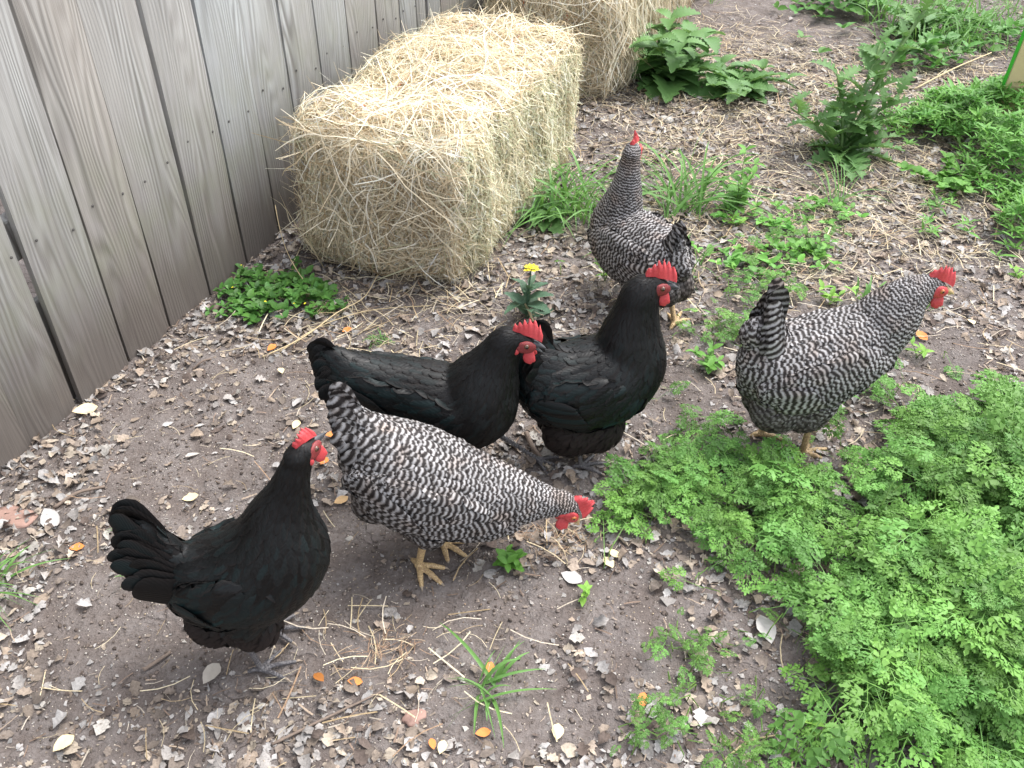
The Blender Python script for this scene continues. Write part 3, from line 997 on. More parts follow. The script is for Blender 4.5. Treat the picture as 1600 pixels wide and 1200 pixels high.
def grass_tuft(px, py, label, n, lmin, lmax, wid, lean=.9, group='grass tufts', mat=None, base=.02, up=.9, dirs=None, as_parts=True):
    root = empty('grass_tuft', ground_pt(px, py), 0, label, 'grass tuft', group)
    mat = mat or G_GRASS
    allp = []
    for i in range(n):
        yaw = rp.uniform(0, 2 * math.pi) if dirs is None else R(rp.choice(dirs)) + rp.uniform(-.35, .35)
        L = rp.uniform(lmin, lmax); ln = lean * rp.uniform(.5, 1.2); m = 9
        out = L * min(.95, ln * .75); h = L * up * max(.25, 1 - ln * .45)
        b = np.array([rp.uniform(-base, base), rp.uniform(-base, base), -.003])
        d = np.array([math.cos(yaw), math.sin(yaw), 0]); n_ = np.array([-d[1], d[0], 0])
        sw = rp.uniform(-.15, .15) * L
        V = []
        for k in range(m):
            t = k / (m - 1)
            c = b + d * out * t ** 1.25 + np.array([0, 0, 1]) * h * (1.9 * t - 1.35 * t ** 2.2 * ln ** .5) * .8 + n_ * sw * t * t
            c[2] = max(c[2], .003 + .002 * t)
            w = wid * .5 * (min(1, .55 + t * 2.2)) * (1 - t ** 3) + .0003
            w_ = n_ * w * math.cos(i) + np.array([0, 0, 1]) * w * .35 * math.sin(i * 3)
            V += [c - w_, c + np.array([0, 0, -w * .35]), c + w_]
        f = grid_faces(m, 3)
        if as_parts: link('blade', mesh_np('blade', V, f.ravel(), np.full(len(f), 4)), mat, root)
        else: allp.append((np.array(V), f.ravel(), np.full(len(f), 4)))
    if not as_parts:
        V, L_, S = join_parts(allp)
        o = link('blades', mesh_np('blades', V, L_, S), mat, root); o['kind'] = 'stuff'
    return root


grass_tuft(765, 1085, 'broad-bladed grass tuft sprawling on the bare dirt at the bottom middle', 19, .07, .17, .0065, 1.15, dirs=[0, 20, 40, 140, 170, 200, 250, 275, 300, 60])
grass_tuft(-15, 925, 'grass tuft cut off by the left edge of the photo, beside the lower left hen', 24, .07, .16, .005, 1.1, dirs=[0, 20, -20, 40, -45, 70])
grass_tuft(210, 915, 'thin grass blades just behind the tail of the lower left black hen', 9, .05, .10, .0035, .8)
grass_tuft(215, 830, 'few grass blades sticking up above the tail of the lower left black hen', 6, .05, .09, .0035, .7)
grass_tuft(590, 535, 'small bright grass tuft behind the middle black hen tail', 40, .025, .06, .0028, 1.0)
grass_tuft(505, 485, 'small grass tuft at the foot of the hay bale beside the leafy weed patch', 42, .02, .06, .0026, 1.1)
grass_tuft(880, 330, 'big lush grass tuft between the nearest hay bale and the far barred hen', 95, .20, .40, .0095, .95, base=.09, dirs=[0, 60, 120, 180, 200, 230, 260, 290, 330])
grass_tuft(945, 345, 'grass growing round the breast of the far barred hen', 34, .16, .34, .008, .95, base=.05)
grass_tuft(1060, 330, 'tall grass tuft right of the far barred hen', 60, .20, .46, .0085, 1.0, base=.07, dirs=[20, 45, 80, 120, 160, 330, 0])
grass_tuft(1080, 420, 'thin grass blades at the tail of the far barred hen', 16, .12, .26, .006, .9, base=.04)
grass_tuft(1000, 400, 'grass blades half hidden behind the far barred hen', 14, .10, .2, .006, .9, base=.04)
grass_tuft(1305, 318, 'thin arching onion-like grass tuft below the tall thistle', 22, .14, .30, .0035, 1.05, dirs=[0, 20, 45, 90, 150])
grass_tuft(1490, 70, 'grass tuft at the upper right behind the cleavers', 130, .14, .38, .007, .8, base=.2)
grass_tuft(1420, 40, 'grass tuft left of the upper right grass, beside the thistle top', 120, .12, .34, .007, .8, base=.2)
grass_tuft(1560, 30, 'grass tuft at the foot of the green edged post', 60, .14, .34, .007, .8, base=.16)
grass_tuft(640, 20, 'few grass blades growing up between the fence and the hay bale', 7, .25, .42, .004, .5, base=.03, up=1.3)
grass_tuft(1440, 480, 'broad grass blades behind the neck of the right barred hen', 9, .06, .13, .006, .9, dirs=[0, 20, 40, -10])
grass_tuft(1350, 470, 'broad leaved weed tuft behind the back of the right barred hen', 12, .05, .12, .011, .7)
grass_tuft(1115, 5, 'small grass tuft on the bare dirt at the top right of the bales', 10, .04, .09, .004, .7)

weed('leafy_seedling', 797, 885, 'bright green oval-leaved seedling in front of the pecking hen', 'seedling', L_OVALM, 3, .022, 2, .036, .9, 'small leafy seedlings', rosette=5, rsize=.036)
weed('leafy_seedling', 912, 940, 'small oval-leaved seedling on the dirt right of the pecking hen\'s feet', 'seedling', L_OVAL, 1, .04, 3, .026, .5, 'small leafy seedlings', rosette=2)
weed('leafy_seedling', 1108, 575, 'green leafy seedling just left of the right barred hen', 'seedling', L_OVALM, 4, .04, 3, .034, .9, 'small leafy seedlings', rosette=4)
weed('leafy_seedling', 1300, 470, 'three-leaved seedling above the back of the right barred hen', 'seedling', L_OVAL, 3, .05, 2, .034, .8, 'small leafy seedlings', rosette=3)
weed('leafy_seedling', 1265, 400, 'leafy seedling between the two barred hens, near the reddish rock', 'seedling', L_OVALM, 4, .05, 3, .036, 1.0, 'small leafy seedlings')
weed('leafy_seedling', 1432, 560, 'small seedling under the breast of the right barred hen', 'seedling', L_OVAL, 2, .03, 2, .03, .8, 'small leafy seedlings')
weed('leafy_seedling', 945, 440, 'round-leaved seedling in front of the far barred hen breast', 'seedling', L_OVAL, 3, .09, 4, .024, .5, 'small leafy seedlings')
weed('leafy_seedling', 1275, 1150, 'light green seedling in front of the dense ferny ground cover', 'seedling', L_OVAL, 2, .03, 2, .028, .8, 'small leafy seedlings')
weed('leafy_seedling', 1150, 355, 'yellow-green young shoot right of the far barred hen', 'seedling', L_OVAL, 2, .03, 2, .03, .8, 'small leafy seedlings', rosette=2)
weed('leafy_seedling', 1590, 430, 'small seedling at the right edge above the ferny strip', 'seedling', L_OVAL, 2, .03, 2, .026, .8, 'small leafy seedlings', rosette=3)
weed('tree_seedling', 1150, 330, 'pale green bushy seedling with pointed leaves right of the tall grass', 'seedling', L_OVALM, 5, .16, 6, .042, .65, stemr=.002)
weed('broad_leaf_weed', 1040, 130, 'dark green broad-leaved weed with a tall top leaf beside the second hay bale', 'weed', L_DOCK, 8, .20, 5, .13, .95, rosette=20, rsize=.22, stemr=.003)
weed('broad_leaf_weed', 1150, 150, 'low spreading broad-leaved weed right of the taller weed by the second bale', 'weed', L_DOCK, 8, .07, 4, .09, 2.6, rosette=18, rsize=.16)
weed('broad_leaf_weed', 850, 345, 'broad toothed leaves under the lush grass at the nearest bale', 'weed', L_DOCK, 3, .04, 2, .06, 1.0, rosette=9, rsize=.10)
weed('broad_leaf_weed', 1480, 290, 'rounded-leaved weed clump below the cleavers on the right', 'weed', L_IVY, 9, .05, 5, .034, 2.6, rosette=6)
weed('broad_leaf_weed', 1430, 60, 'leafy weed in the grass at the upper right', 'weed', L_DOCK, 4, .10, 4, .09, 1.0, rosette=8)
# the tall thistle
th = empty('sow_thistle', ground_pt(1315, 245), 0, 'tall prickly-leaved thistle with a thick stem, leaning right at the upper right', 'thistle')
top = np.array([.26, .24, .44])
for k, (tp, r0) in enumerate([(top, .011), (np.array([-.05, .08, .26]), .006), (np.array([-.20, .02, .17]), .005), (np.array([.16, .06, .20]), .005), (np.array([.10, .16, .33]), .006)]):
    pts = [np.zeros(3), tp * [.35, .35, .5], tp]
    tube_obj('stem', pts, r0, r0 * .5, G_STEM, th, 14, 8)
    Pp = spline(pts, 30); cnt = [17, 10, 9, 9, 9][k]
    for i in range(cnt):
        u = .12 + .88 * i / (cnt - 1); q = Pp[int(u * 29)]
        put_leaf(L_THISTLE, th, q, i * 2.4 + rp.uniform(-.3, .3), rp.uniform(.2, 1.0) + .3 * u, rp.uniform(.105, .17) * (1.15 - .55 * u), rp.uniform(-.5, .5))
for i in range(16):
    put_leaf(L_THISTLE, th, (0, 0, .015), i * 2.4, rp.uniform(.05, .7), rp.uniform(.13, .20), rp.uniform(-.4, .4))
# blue-green mustard plant with a yellow flower head
mu = empty('mustard_plant', ground_pt(822, 500), 0, 'blue-green mustard plant with a cluster of small yellow flowers, in front of the hay bale', 'flowering plant')
Pp = spline([(0, 0, 0), (.004, .01, .06), (.012, .02, .135)], 20)
tube_obj('stem', [(0, 0, 0), (.004, .01, .06), (.012, .02, .135)], .0032, .0016, G_BLUE, mu)
for i in range(15):
    u = .05 + .62 * i / 14; put_leaf(L_BLUE, mu, Pp[int(u * 19)], i * 2.3 + .3, rp.uniform(.1, .9), rp.uniform(.045, .085) * (1.1 - .5 * u), rp.uniform(-.3, .3))
pet = leaf_me('petal', leaf_shape(.75, 0, 5, .1, .3), M_PETAL)
for i in range(15):
    a = i * 2.4; rr_ = .0045 * math.sqrt(i)
    fl = empty('flower', (0, 0, 0)); fl.parent = mu; fl.location = (Pp[-1][0] + math.cos(a) * rr_, Pp[-1][1] + math.sin(a) * rr_, Pp[-1][2] + .006 - .0006 * i)
    for j in range(4):
        p_ = bpy.data.objects.new('petal', pet); COL.objects.link(p_); p_.parent = fl
        p_.matrix_local = Matrix.Rotation(j * math.pi / 2 + a, 4, 'Z') @ Matrix.Rotation(-.3, 4, 'Y') @ Matrix.Scale(.0075, 4)


# low leafy patch at the foot of the fence (nobody could count it)
def patch(name, k, blobs, size, h, shape, base, label, cat='weed patch', whorl=1, hexa=False, cut=.3, pitch=.3):
    bx = [b[0] - b[2] * 1.3 for b in blobs] + [b[0] + b[2] * 1.3 for b in blobs]
    by = [b[1] - b[3] * 1.4 for b in blobs] + [b[1] + b[3] * 1.4 for b in blobs]
    n = k * 14
    x = rng.uniform(min(bx), max(bx), n); y = rng.uniform(min(by), max(by), n); d = in_blobs(x, y, blobs)
    ok = (rng.random(n) < np.where(d > cut, d, d * .2)) & (fence_side(x, y) < -.02)
    x, y, d = x[ok][:k], y[ok][:k], d[ok][:k]; k = len(x)
    z = h * d * (.4 + .9 * vnoise(x * 8, y * 8, 45)) * (.4 + .6 * rng.random(k)) + .008
    V, F = shape; Vs, cs = [], []
    col = jitter_green(base, k, .25, .2)
    ph0 = rng.uniform(0, 6, k); tx = rng.normal(0, .3, k)
    for j in range(whorl):
        yaw = ph0 + 2 * math.pi * j / whorl + rng.normal(0, .15, k)
        M = rots(yaw, -rng.normal(pitch, .25, k), rng.normal(0, .3, k), size * np.exp(rng.normal(0, .25, k)))
        Vs.append(inst(V, F, M, np.stack([x, y, GZ(x, y) + z], -1))); cs.append(np.repeat(col, len(V), 0))
    V_, L_, S_ = join_parts(Vs)
    V_[:, 2] = np.maximum(V_[:, 2], GZ(V_[:, 0], V_[:, 1]) + .0015)
    o = link(name, mesh_np(name, V_, L_, S_, col=np.concatenate(cs)), M_GREEN)
    return tag(o, label, cat, kind='stuff')


patch('low_weed_patch', 190, [B(430, 470, .20, .15), B(385, 490, .10, .06), B(500, 475, .10, .06), B(380, 425, .05, .06)], .023, .028, leaf_shape(.62, .1, 5, .25, .4), (.07, .195, .042),
      'low patch of small oval green leaves between the fence and the nearest bale', whorl=3)
patch('cleavers_patch', 1350, [B(1510, 195, .36, .22, 20), B(1580, 290, .16, .26), B(1570, 230, .22, .2), B(1600, 360, .1, .12)], .032, .13, leaf_shape(.22, 0, 4, .2, .4), (.12, .31, .06),
      'bright green cleavers sprawling round the foot of the post on the right', 'weed patch', whorl=6)
patch('low_green_weeds', 260, [B(1430, 100, .25, .16), B(1330, 20, .3, .2), B(1520, 60, .3, .2)], .05, .08, leaf_shape(.5, .2, 6, .25, .4), (.085, .23, .05),
      'mixed low green weeds among the grass at the upper right', whorl=3)
patch('tiny_clover', 150, [B(1170, 410, .3, .12), B(1230, 340, .3, .12), B(1080, 390, .12, .1), B(1280, 400, .2, .1)], .022, .02, leaf_shape(.6, .1, 5, .25, .4), (.12, .32, .06),
      'tiny green sprouts dotted through the litter between the two barred hens', whorl=3, cut=.6)
FLOWER_LABELS = ['tiny yellow flower on the left side of the low weed patch',
                 'tiny yellow flower at the upper left of the low weed patch, beside a fence board',
                 'tiny yellow flower in the middle of the low weed patch, towards its front edge',
                 'left one of two close yellow flowers at the front of the low weed patch',
                 'right one of two close yellow flowers at the front of the low weed patch',
                 'tiny yellow flower at the back left corner of the low weed patch against the fence',
                 'tiny yellow flower at the back of the low weed patch, nearest the hay bale corner',
                 'tiny yellow flower in the back half of the low weed patch, between fence and bale']
for i, (px, py) in enumerate([(365, 466), (352, 430), (420, 488), (462, 490), (478, 494), (350, 412), (393, 402), (380, 434)]):
    f_ = bpy.data.objects.new('weed_flower', leaf_me('weed_flower', leaf_shape(.9, 0, 5, .2, .2), M_PETAL)); COL.objects.link(f_)
    p = at(px, py); f_.location = (p[0], p[1], float(GZ(p[0], p[1])) + .045); f_.scale = (.007,) * 3; f_.rotation_euler = (0, -.2, i * 1.7)
    tag(f_, FLOWER_LABELS[i], 'flower', 'tiny yellow weed flowers')

# measured side profiles of the hens in metres: x forwards, z up, radius
HENS = {
 'A': {'pos': [-0.42, 0.955], 'heading': 2, 'body': [[-0.0944, 0.2416, 0.0405], [-0.0648, 0.2246, 0.0674], [-0.016, 0.2145, 0.0903], [0.0504, 0.2665, 0.0864]], 'fluff': [[-0.0624, 0.1338, 0.0551], [-0.0079, 0.114, 0.0514]], 'neck': [[0.0744, 0.3567, 0.0512], [0.0899, 0.4018, 0.0359], [0.1045, 0.4439, 0.0278]], 'head': [[0.114, 0.4769, 0.0238]], 'tail': [[-0.1647, 0.377, 0.0]], 'rump': [[-0.1278, 0.2273, 0.0448], [-0.1391, 0.2804, 0.0398], [-0.1438, 0.325, 0.0332]]},
 'B': {'pos': [-0.115, 1.4], 'heading': -5, 'body': [[-0.2034, 0.2766, 0.0473], [-0.1368, 0.2444, 0.0666], [-0.0554, 0.2257, 0.0782], [0.0367, 0.2077, 0.0898]], 'fluff': [[-0.0255, 0.1863, 0.0766]], 'neck': [[0.0555, 0.2533, 0.0771], [0.0775, 0.3069, 0.0537], [0.0925, 0.3416, 0.0421], [0.1059, 0.3694, 0.0345]], 'head': [[0.119, 0.3761, 0.0344]], 'tail': [[-0.2673, 0.3377, 0.0]], 'rump': [[-0.2266, 0.294, 0.0421]]},
 'C': {'pos': [0.09, 1.455], 'heading': 12, 'body': [[-0.0337, 0.264, 0.057], [0.0141, 0.2067, 0.0934], [0.0816, 0.2036, 0.1045], [0.1404, 0.2356, 0.0883]], 'fluff': [[0.0315, 0.1083, 0.0671], [0.0802, 0.1084, 0.0674]], 'neck': [[0.1473, 0.3148, 0.0633], [0.1551, 0.3749, 0.0471], [0.1622, 0.411, 0.0404]], 'head': [[0.1719, 0.43, 0.0341]], 'tail': [[-0.0446, 0.3666, 0.0]], 'rump': []},
 'D': {'pos': [-0.165, 1.19], 'heading': 0, 'body': [[-0.0805, 0.2962, 0.058], [-0.0138, 0.2099, 0.1061], [0.0656, 0.172, 0.0936], [0.1532, 0.1586, 0.0635]], 'fluff': [[-0.081, 0.1687, 0.0492], [-0.0021, 0.1175, 0.0501]], 'neck': [[0.2004, 0.1518, 0.0436], [0.2335, 0.1467, 0.0331]], 'head': [[0.2643, 0.145, 0.026]], 'tail': [[-0.1308, 0.415, 0.0]], 'rump': [[-0.1068, 0.2577, 0.0408], [-0.1088, 0.3233, 0.0375]]},
 'E': {'pos': [0.605, 1.495], 'heading': 9, 'body': [[-0.0906, 0.2546, 0.0644], [-0.0299, 0.2224, 0.102], [0.0535, 0.2503, 0.099], [0.1182, 0.2945, 0.0748]], 'fluff': [[-0.0537, 0.1451, 0.0643], [0.0109, 0.126, 0.0568]], 'neck': [[0.1502, 0.338, 0.0636], [0.1744, 0.3767, 0.0453]], 'head': [[0.2068, 0.4032, 0.0337]], 'tail': [[-0.1073, 0.4296, 0.0]], 'rump': [[-0.1213, 0.3218, 0.0427], [-0.0925, 0.2051, 0.0577]]},
 'F': {'pos': [0.37, 1.98], 'heading': 125, 'body': [[-0.0338, 0.2147, 0.0498], [0.0313, 0.1823, 0.088], [0.1153, 0.169, 0.1018], [0.1769, 0.1963, 0.0729]], 'fluff': [[-0.0353, 0.1324, 0.0557]], 'neck': [[0.1587, 0.2598, 0.0584], [0.1469, 0.3271, 0.0413], [0.1437, 0.3799, 0.0313]], 'head': [[0.1408, 0.4145, 0.0278]], 'tail': [[-0.0549, 0.3039, 0.0]], 'rump': [[-0.0644, 0.1939, 0.0373]]},
}

# ================================================================== HENS
def plumage_black():
    m, nt, b, o = new_mat('black_plumage')
    v = objvec(nt)
    fl = attr(nt, 'fluff', 'Fac'); sh = attr(nt, 'sheen', 'Fac'); ti = attr(nt, 'tint', 'Fac'); al = attr(nt, 'along', 'Fac')
    c = mixc(nt, fl, (0.0036, 0.0034, 0.0036), (0.016, 0.0110, 0.0095))
    lt = attr(nt, 'lat', 'Fac'); l2 = math_(nt, 'MULTIPLY', lt, lt)
    c = mixc(nt, ramp(nt, l2, [(0.35, (0,) * 3), (1, (.7,) * 3)]), c, (0.012, 0.0085, 0.0075))
    c = mixc(nt, math_(nt, 'MULTIPLY', math_(nt, 'MULTIPLY', sh, ti), math_(nt, 'SUBTRACT', 1.0, l2)), c, (0.003, 0.016, 0.017))  # green feather sheen painted into the base colour
    k = ramp(nt, ti, [(0, (.7,) * 3), (1, (1.5,) * 3)])
    c = mixc(nt, 1.0, c, k, 'MULTIPLY')
    nt.links.new(c, b.inputs['Base Color'])
    r = math_(nt, 'ADD', math_(nt, 'MULTIPLY_ADD', fl, 0.3, 0.36), math_(nt, 'MULTIPLY', ti, 0.22))
    r = math_(nt, 'ADD', r, math_(nt, 'MULTIPLY', l2, 0.2))
    nt.links.new(r, b.inputs['Roughness'])
    b.inputs['Specular IOR Level'].default_value = 0.24
    barb = math_(nt, 'SINE', math_(nt, 'MULTIPLY', attr(nt, 'barb', 'Fac'), 1.0))
    bump(nt, barb, 0.15, 0.0006, b)
    return m


def plumage_barred():
    m, nt, b, o = new_mat('barred_plumage')
    ph = attr(nt, 'bar', 'Fac'); fl = attr(nt, 'fluff', 'Fac'); ti = attr(nt, 'tint', 'Fac')
    v = objvec(nt)
    n = noise(nt, 260, 2, 0.5, v)
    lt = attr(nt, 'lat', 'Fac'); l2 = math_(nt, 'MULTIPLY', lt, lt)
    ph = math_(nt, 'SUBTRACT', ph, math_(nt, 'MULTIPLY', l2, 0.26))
    p = math_(nt, 'ADD', ph, math_(nt, 'MULTIPLY', math_(nt, 'SUBTRACT', n, 0.5), 0.3))
    p = math_(nt, 'ADD', p, math_(nt, 'MULTIPLY', math_(nt, 'SUBTRACT', noise(nt, 55, 2, 0.5, v), 0.5), 0.45))
    s = math_(nt, 'SINE', math_(nt, 'MULTIPLY', p, 2 * math.pi))
    s = math_(nt, 'MULTIPLY_ADD', s, 0.5, 0.5)
    barred = ramp(nt, s, [(0.22, (0.024, 0.019, 0.018)), (0.60, (0.18, 0.165, 0.158)), (0.98, (0.40, 0.39, 0.393))])
    fluf = ramp(nt, s, [(0.2, (0.055, 0.045, 0.041)), (0.9, (0.135, 0.12, 0.112))])
    c = mixc(nt, fl, barred, fluf)
    brown = ramp(nt, noise(nt, 22, 2, 0.5, v), [(0.52, (1, 1, 1)), (0.72, (0.90, 0.78, 0.70))])
    c = mixc(nt, 1.0, c, brown, 'MULTIPLY')
    c = mixc(nt, 1.0, c, ramp(nt, ti, [(0, (.6,) * 3), (1, (1.08,) * 3)]), 'MULTIPLY')
    c = mixc(nt, 1.0, c, ramp(nt, l2, [(0.45, (1,) * 3), (1, (.6,) * 3)]), 'MULTIPLY')  # edge shading put into the colour to set overlapping feathers apart
    nt.links.new(c, b.inputs['Base Color'])
    b.inputs['Roughness'].default_value = 0.65; b.inputs['Specular IOR Level'].default_value = 0.3
    barb = math_(nt, 'SINE', attr(nt, 'barb', 'Fac'))
    bump(nt, barb, 0.15, 0.0006, b)
    return m


def skin(name, c1, c2, rough=0.5, scale=260, bmp=0.6):
    m, nt, b, o = new_mat(name)
    n = noise(nt, scale, 3, 0.6, objvec(nt))
    nt.links.new(mixc(nt, n, c1, c2), b.inputs['Base Color'])
    b.inputs['Roughness'].default_value = rough
    b.inputs['Subsurface Weight'].default_value = 0.15
    b.inputs['Subsurface Radius'].default_value = (0.004, 0.001, 0.001)
    bump(nt, n, bmp, 0.0012, b)
    return m


def leg_mat(name, c1, c2):
    m, nt, b, o = new_mat(name)
    v = N(nt, 'ShaderNodeTexVoronoi', i_Scale=330.0); nt.links.new(objvec(nt), v.inputs['Vector'])
    nt.links.new(mixc(nt, ramp(nt, v.outputs['Distance'], [(0.2, (0,) * 3), (0.7, (1,) * 3)]), c1, c2), b.inputs['Base Color'])
    b.inputs['Roughness'].default_value = 0.55
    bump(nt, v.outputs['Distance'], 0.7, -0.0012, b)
    return m


M_BLACK = plumage_black(); M_BAR = plumage_barred()
M_RED = skin('red_comb_skin', (0.44, 0.030, 0.038), (0.62, 0.085, 0.09))
M_FACE = skin('red_face_skin', (0.36, 0.028, 0.034), (0.56, 0.07, 0.075), 0.55, 400)
M_FACED = skin('dusky_face_skin', (0.09, 0.016, 0.018), (0.30, 0.035, 0.035), 0.55, 300)
M_LEGY = leg_mat('yellow_leg', (0.60, 0.44, 0.22), (0.36, 0.24, 0.13))
M_LEGS = leg_mat('slate_leg', (0.17, 0.16, 0.16), (0.07, 0.065, 0.07))
M_BEAKD = plain('dark_beak', (0.055, 0.055, 0.06), 0.35, 0.4, 200, 0.2)
M_BEAKP = plain('pale_beak', (0.50, 0.36, 0.18), 0.4, 0.35, 160, 0.2)
M_CLAW = plain('claw_horn', (0.30, 0.24, 0.18), 0.45, 0.3, 300, 0.2)
M_IRIS = plain('orange_iris', (0.42, 0.13, 0.03), 0.12, 0.2, 400, 0, spec=0.7)
M_IRISD = plain('brown_iris', (0.10, 0.035, 0.015), 0.1, 0.2, 400, 0, spec=0.8)
M_PUPIL = plain('black_pupil', (0.004, 0.004, 0.004), 0.2, 0, 400, 0, spec=0.9)


class Field:
    """smooth feather direction, size and barring read off the hen's spine"""
    def __init__(s, nodes):
        s.c = np.array([n['c'] for n in nodes]); s.t = np.array([n['t'] for n in nodes])
        s.r = np.array([n['r'] for n in nodes])
        s.a = np.array([[n['ph'], 1 / n['pitch'], n['sp'], n['ln'], n['wd'], n['fl'], n['sh']] for n in nodes])
        s.bias = np.array([n.get('w', 1.0) for n in nodes])

    def __call__(s, P):
        d = P[:, None, :] - s.c[None]
        q = (d ** 2).sum(2) / s.r[None] ** 2
        q = q - q.min(1, keepdims=True)
        w = np.exp(-2.6 * q) * s.bias; w /= w.sum(1, keepdims=True)
        t = w @ s.t; t /= np.linalg.norm(t, axis=1, keepdims=True) + 1e-9
        A = w @ s.a
        ph = (w * (s.a[:, 0][None] + (d * s.t[None]).sum(2) * s.a[:, 1][None])).sum(1)
        return t, ph, A[:, 1], A[:, 2], A[:, 3], A[:, 4], A[:, 5], A[:, 6]


def sample_surface(me, k, r):
    me.calc_loop_triangles()
    nv = len(me.vertices); co = np.empty(nv * 3, np.float32); me.vertices.foreach_get('co', co); co = co.reshape(-1, 3)
    nt_ = len(me.loop_triangles); tri = np.empty(nt_ * 3, np.int32); me.loop_triangles.foreach_get('vertices', tri); tri = tri.reshape(-1, 3)
    A, B, C = co[tri[:, 0]], co[tri[:, 1]], co[tri[:, 2]]
    n = np.cross(B - A, C - A); ar = np.linalg.norm(n, axis=1)
    i = r.choice(len(tri), k, p=ar / ar.sum())
    u = r.random(k); v = r.random(k); f = u + v > 1; u[f] = 1 - u[f]; v[f] = 1 - v[f]
    return (A[i] + (B[i] - A[i]) * u[:, None] + (C[i] - A[i]) * v[:, None]).astype(float), ar.sum() / 2


FROWS = [0.0, 0.25, 0.5, 0.75, 0.92, 1.0]


def coat(me, field, r, cands=26000, keep=None, len_k=1.0, sp_k=1.0, lift_k=1.0, drop=0.22, jit=0.16, base=0.0):
    """overlapping feathers all over the surface me, each lying along the field"""
    bvh = BVHTree.FromPolygons([v.co[:] for v in me.vertices], [p.vertices[:] for p in me.polygons])
    P, area = sample_surface(me, cands, r)
    if keep is not None: P = P[keep(P)]
    t, ph, ip, sp, ln, wd, fl, sh = field(P)
    kd = KDTree(len(P))
    for i, p in enumerate(P): kd.insert(p, i)
    kd.balance()
    dead = np.zeros(len(P), bool); sel = []
    for i in range(len(P)):
        if dead[i]: continue
        sel.append(i)
        for (_, j, _) in kd.find_range(P[i], sp[i] * sp_k): dead[j] = True
    s = np.array(sel)
    P, t, ph, ip, ln, wd, fl, sh = P[s], t[s], ph[s], ip[s], ln[s] * len_k, wd[s], fl[s], sh[s]
    k = len(P)
    t = t + np.array([0, 0, -1.0]) * drop + r.normal(0, jit * (1 + fl[:, None] * 1.2), (k, 3))
    L = ln * r.uniform(0.85, 1.15, k)
    ph = ph + r.normal(0, 0.13, k)
    V = np.empty((k, len(FROWS), 3, 3)); BAR = np.empty((k, len(FROWS), 3)); ALO = np.empty_like(BAR)
    wprof = [0.55, 0.92, 1.0, 0.9, 0.55, 0.12]
    ragged = r.uniform(0.85, 1.1, (k, len(FROWS), 2))
    for i in range(k):
        p = Vector(P[i]); d = Vector(t[i]); prev = 0.0; q = p
        hit = bvh.find_nearest(p); n = hit[1]; q = hit[0]
        for j, fr in enumerate(FROWS):
            if j:
                d = d - n * d.dot(n)
                if d.length < 1e-4: d = n.orthogonal()
                d.normalize()
                hit = bvh.find_nearest(q + d * (L[i] * (fr - prev)))
                q = hit[0]; n = (n * 0.45 + hit[1] * 0.55).normalized(); prev = fr
            dd = d - n * d.dot(n); dd.normalize()
            lat = n.cross(dd)
            h = (0.0004 + base + lift_k * L[i] * (0.02 + 0.13 * fr - 0.05 * fr * fr) + fl[i] * 0.003 * fr)
            w = wd[i] * wprof[j] / 2
            c_ = q + n * h
            V[i, j, 0] = c_ - lat * w * ragged[i, j, 0] - n * (w * 0.34)
            V[i, j, 1] = c_
            V[i, j, 2] = c_ + lat * w * ragged[i, j, 1] - n * (w * 0.34)
            b0 = ph[i] + L[i] * fr * ip[i]
            BAR[i, j] = (b0, b0, b0)
            ALO[i, j] = fr
    R_, C_ = len(FROWS), 3
    f = grid_faces(R_, C_)
    loops = (f.ravel()[None] + (np.arange(k) * R_ * C_)[:, None]).ravel()
    n_ = R_ * C_
    barb = np.tile(np.array([[x * 26 - abs(c - 1) * 9 for c in range(3)] for x in FROWS]).ravel(), k)
    return dict(V=V.reshape(-1, 3), L=loops, S=np.full(k * len(f), 4), bar=BAR.ravel(), along=ALO.ravel(), barb=barb, lat=np.tile(np.array([-1., 0, 1] * R_), k),
                fluff=np.repeat(fl, n_), sheen=np.repeat(sh * r.uniform(0.2, 1, k), n_), tint=np.repeat(r.random(k), n_))


def long_feather(base, d, flat, length, width, r, pitch, ph=0.0, curl=0.0, fluff=0.0, sheen=0.5, droop=0.0):
    """one quill feather from base along d, its vane square to flat"""
    d = np.asarray(d, float); d /= np.linalg.norm(d); flat = np.asarray(flat, float)
    flat = flat - d * (flat @ d); flat /= np.linalg.norm(flat)
    lat = np.cross(flat, d)
    fr = np.array([0, .12, .3, .5, .68, .82, .92, .98, 1.0]); wp = np.array([.22, .55, .85, 1, 1, .95, .78, .45, .12])
    V, B, A = [], [], []
    tn = r.random()
    for f_, w_ in zip(fr, wp):
        c = np.asarray(base) + d * length * f_ + flat * curl * length * f_ * f_ + np.array([0, 0, -1]) * droop * length * f_ * f_
        w = width * w_ / 2
        for j, s in enumerate((-1, -.5, 0, .5, 1)):
            V.append(c + lat * w * s * (1 + .05 * r.normal()) - flat * w * 0.16 * s * s)
            B.append(ph + length * f_ / pitch); A.append(f_)
    F = grid_faces(len(fr), 5)
    n = len(V)
    barb = np.array([[x * 60 - abs(c - 2) * 14 for c in range(5)] for x in fr]).ravel()
    return dict(V=np.array(V), L=F.ravel(), S=np.full(len(F), 4), bar=np.array(B), along=np.array(A), barb=barb, lat=np.tile([-1., -.5, 0, .5, 1], 9),
                fluff=np.full(n, fluff), sheen=np.full(n, sheen * (0.3 + .7 * tn)), tint=np.full(n, tn))


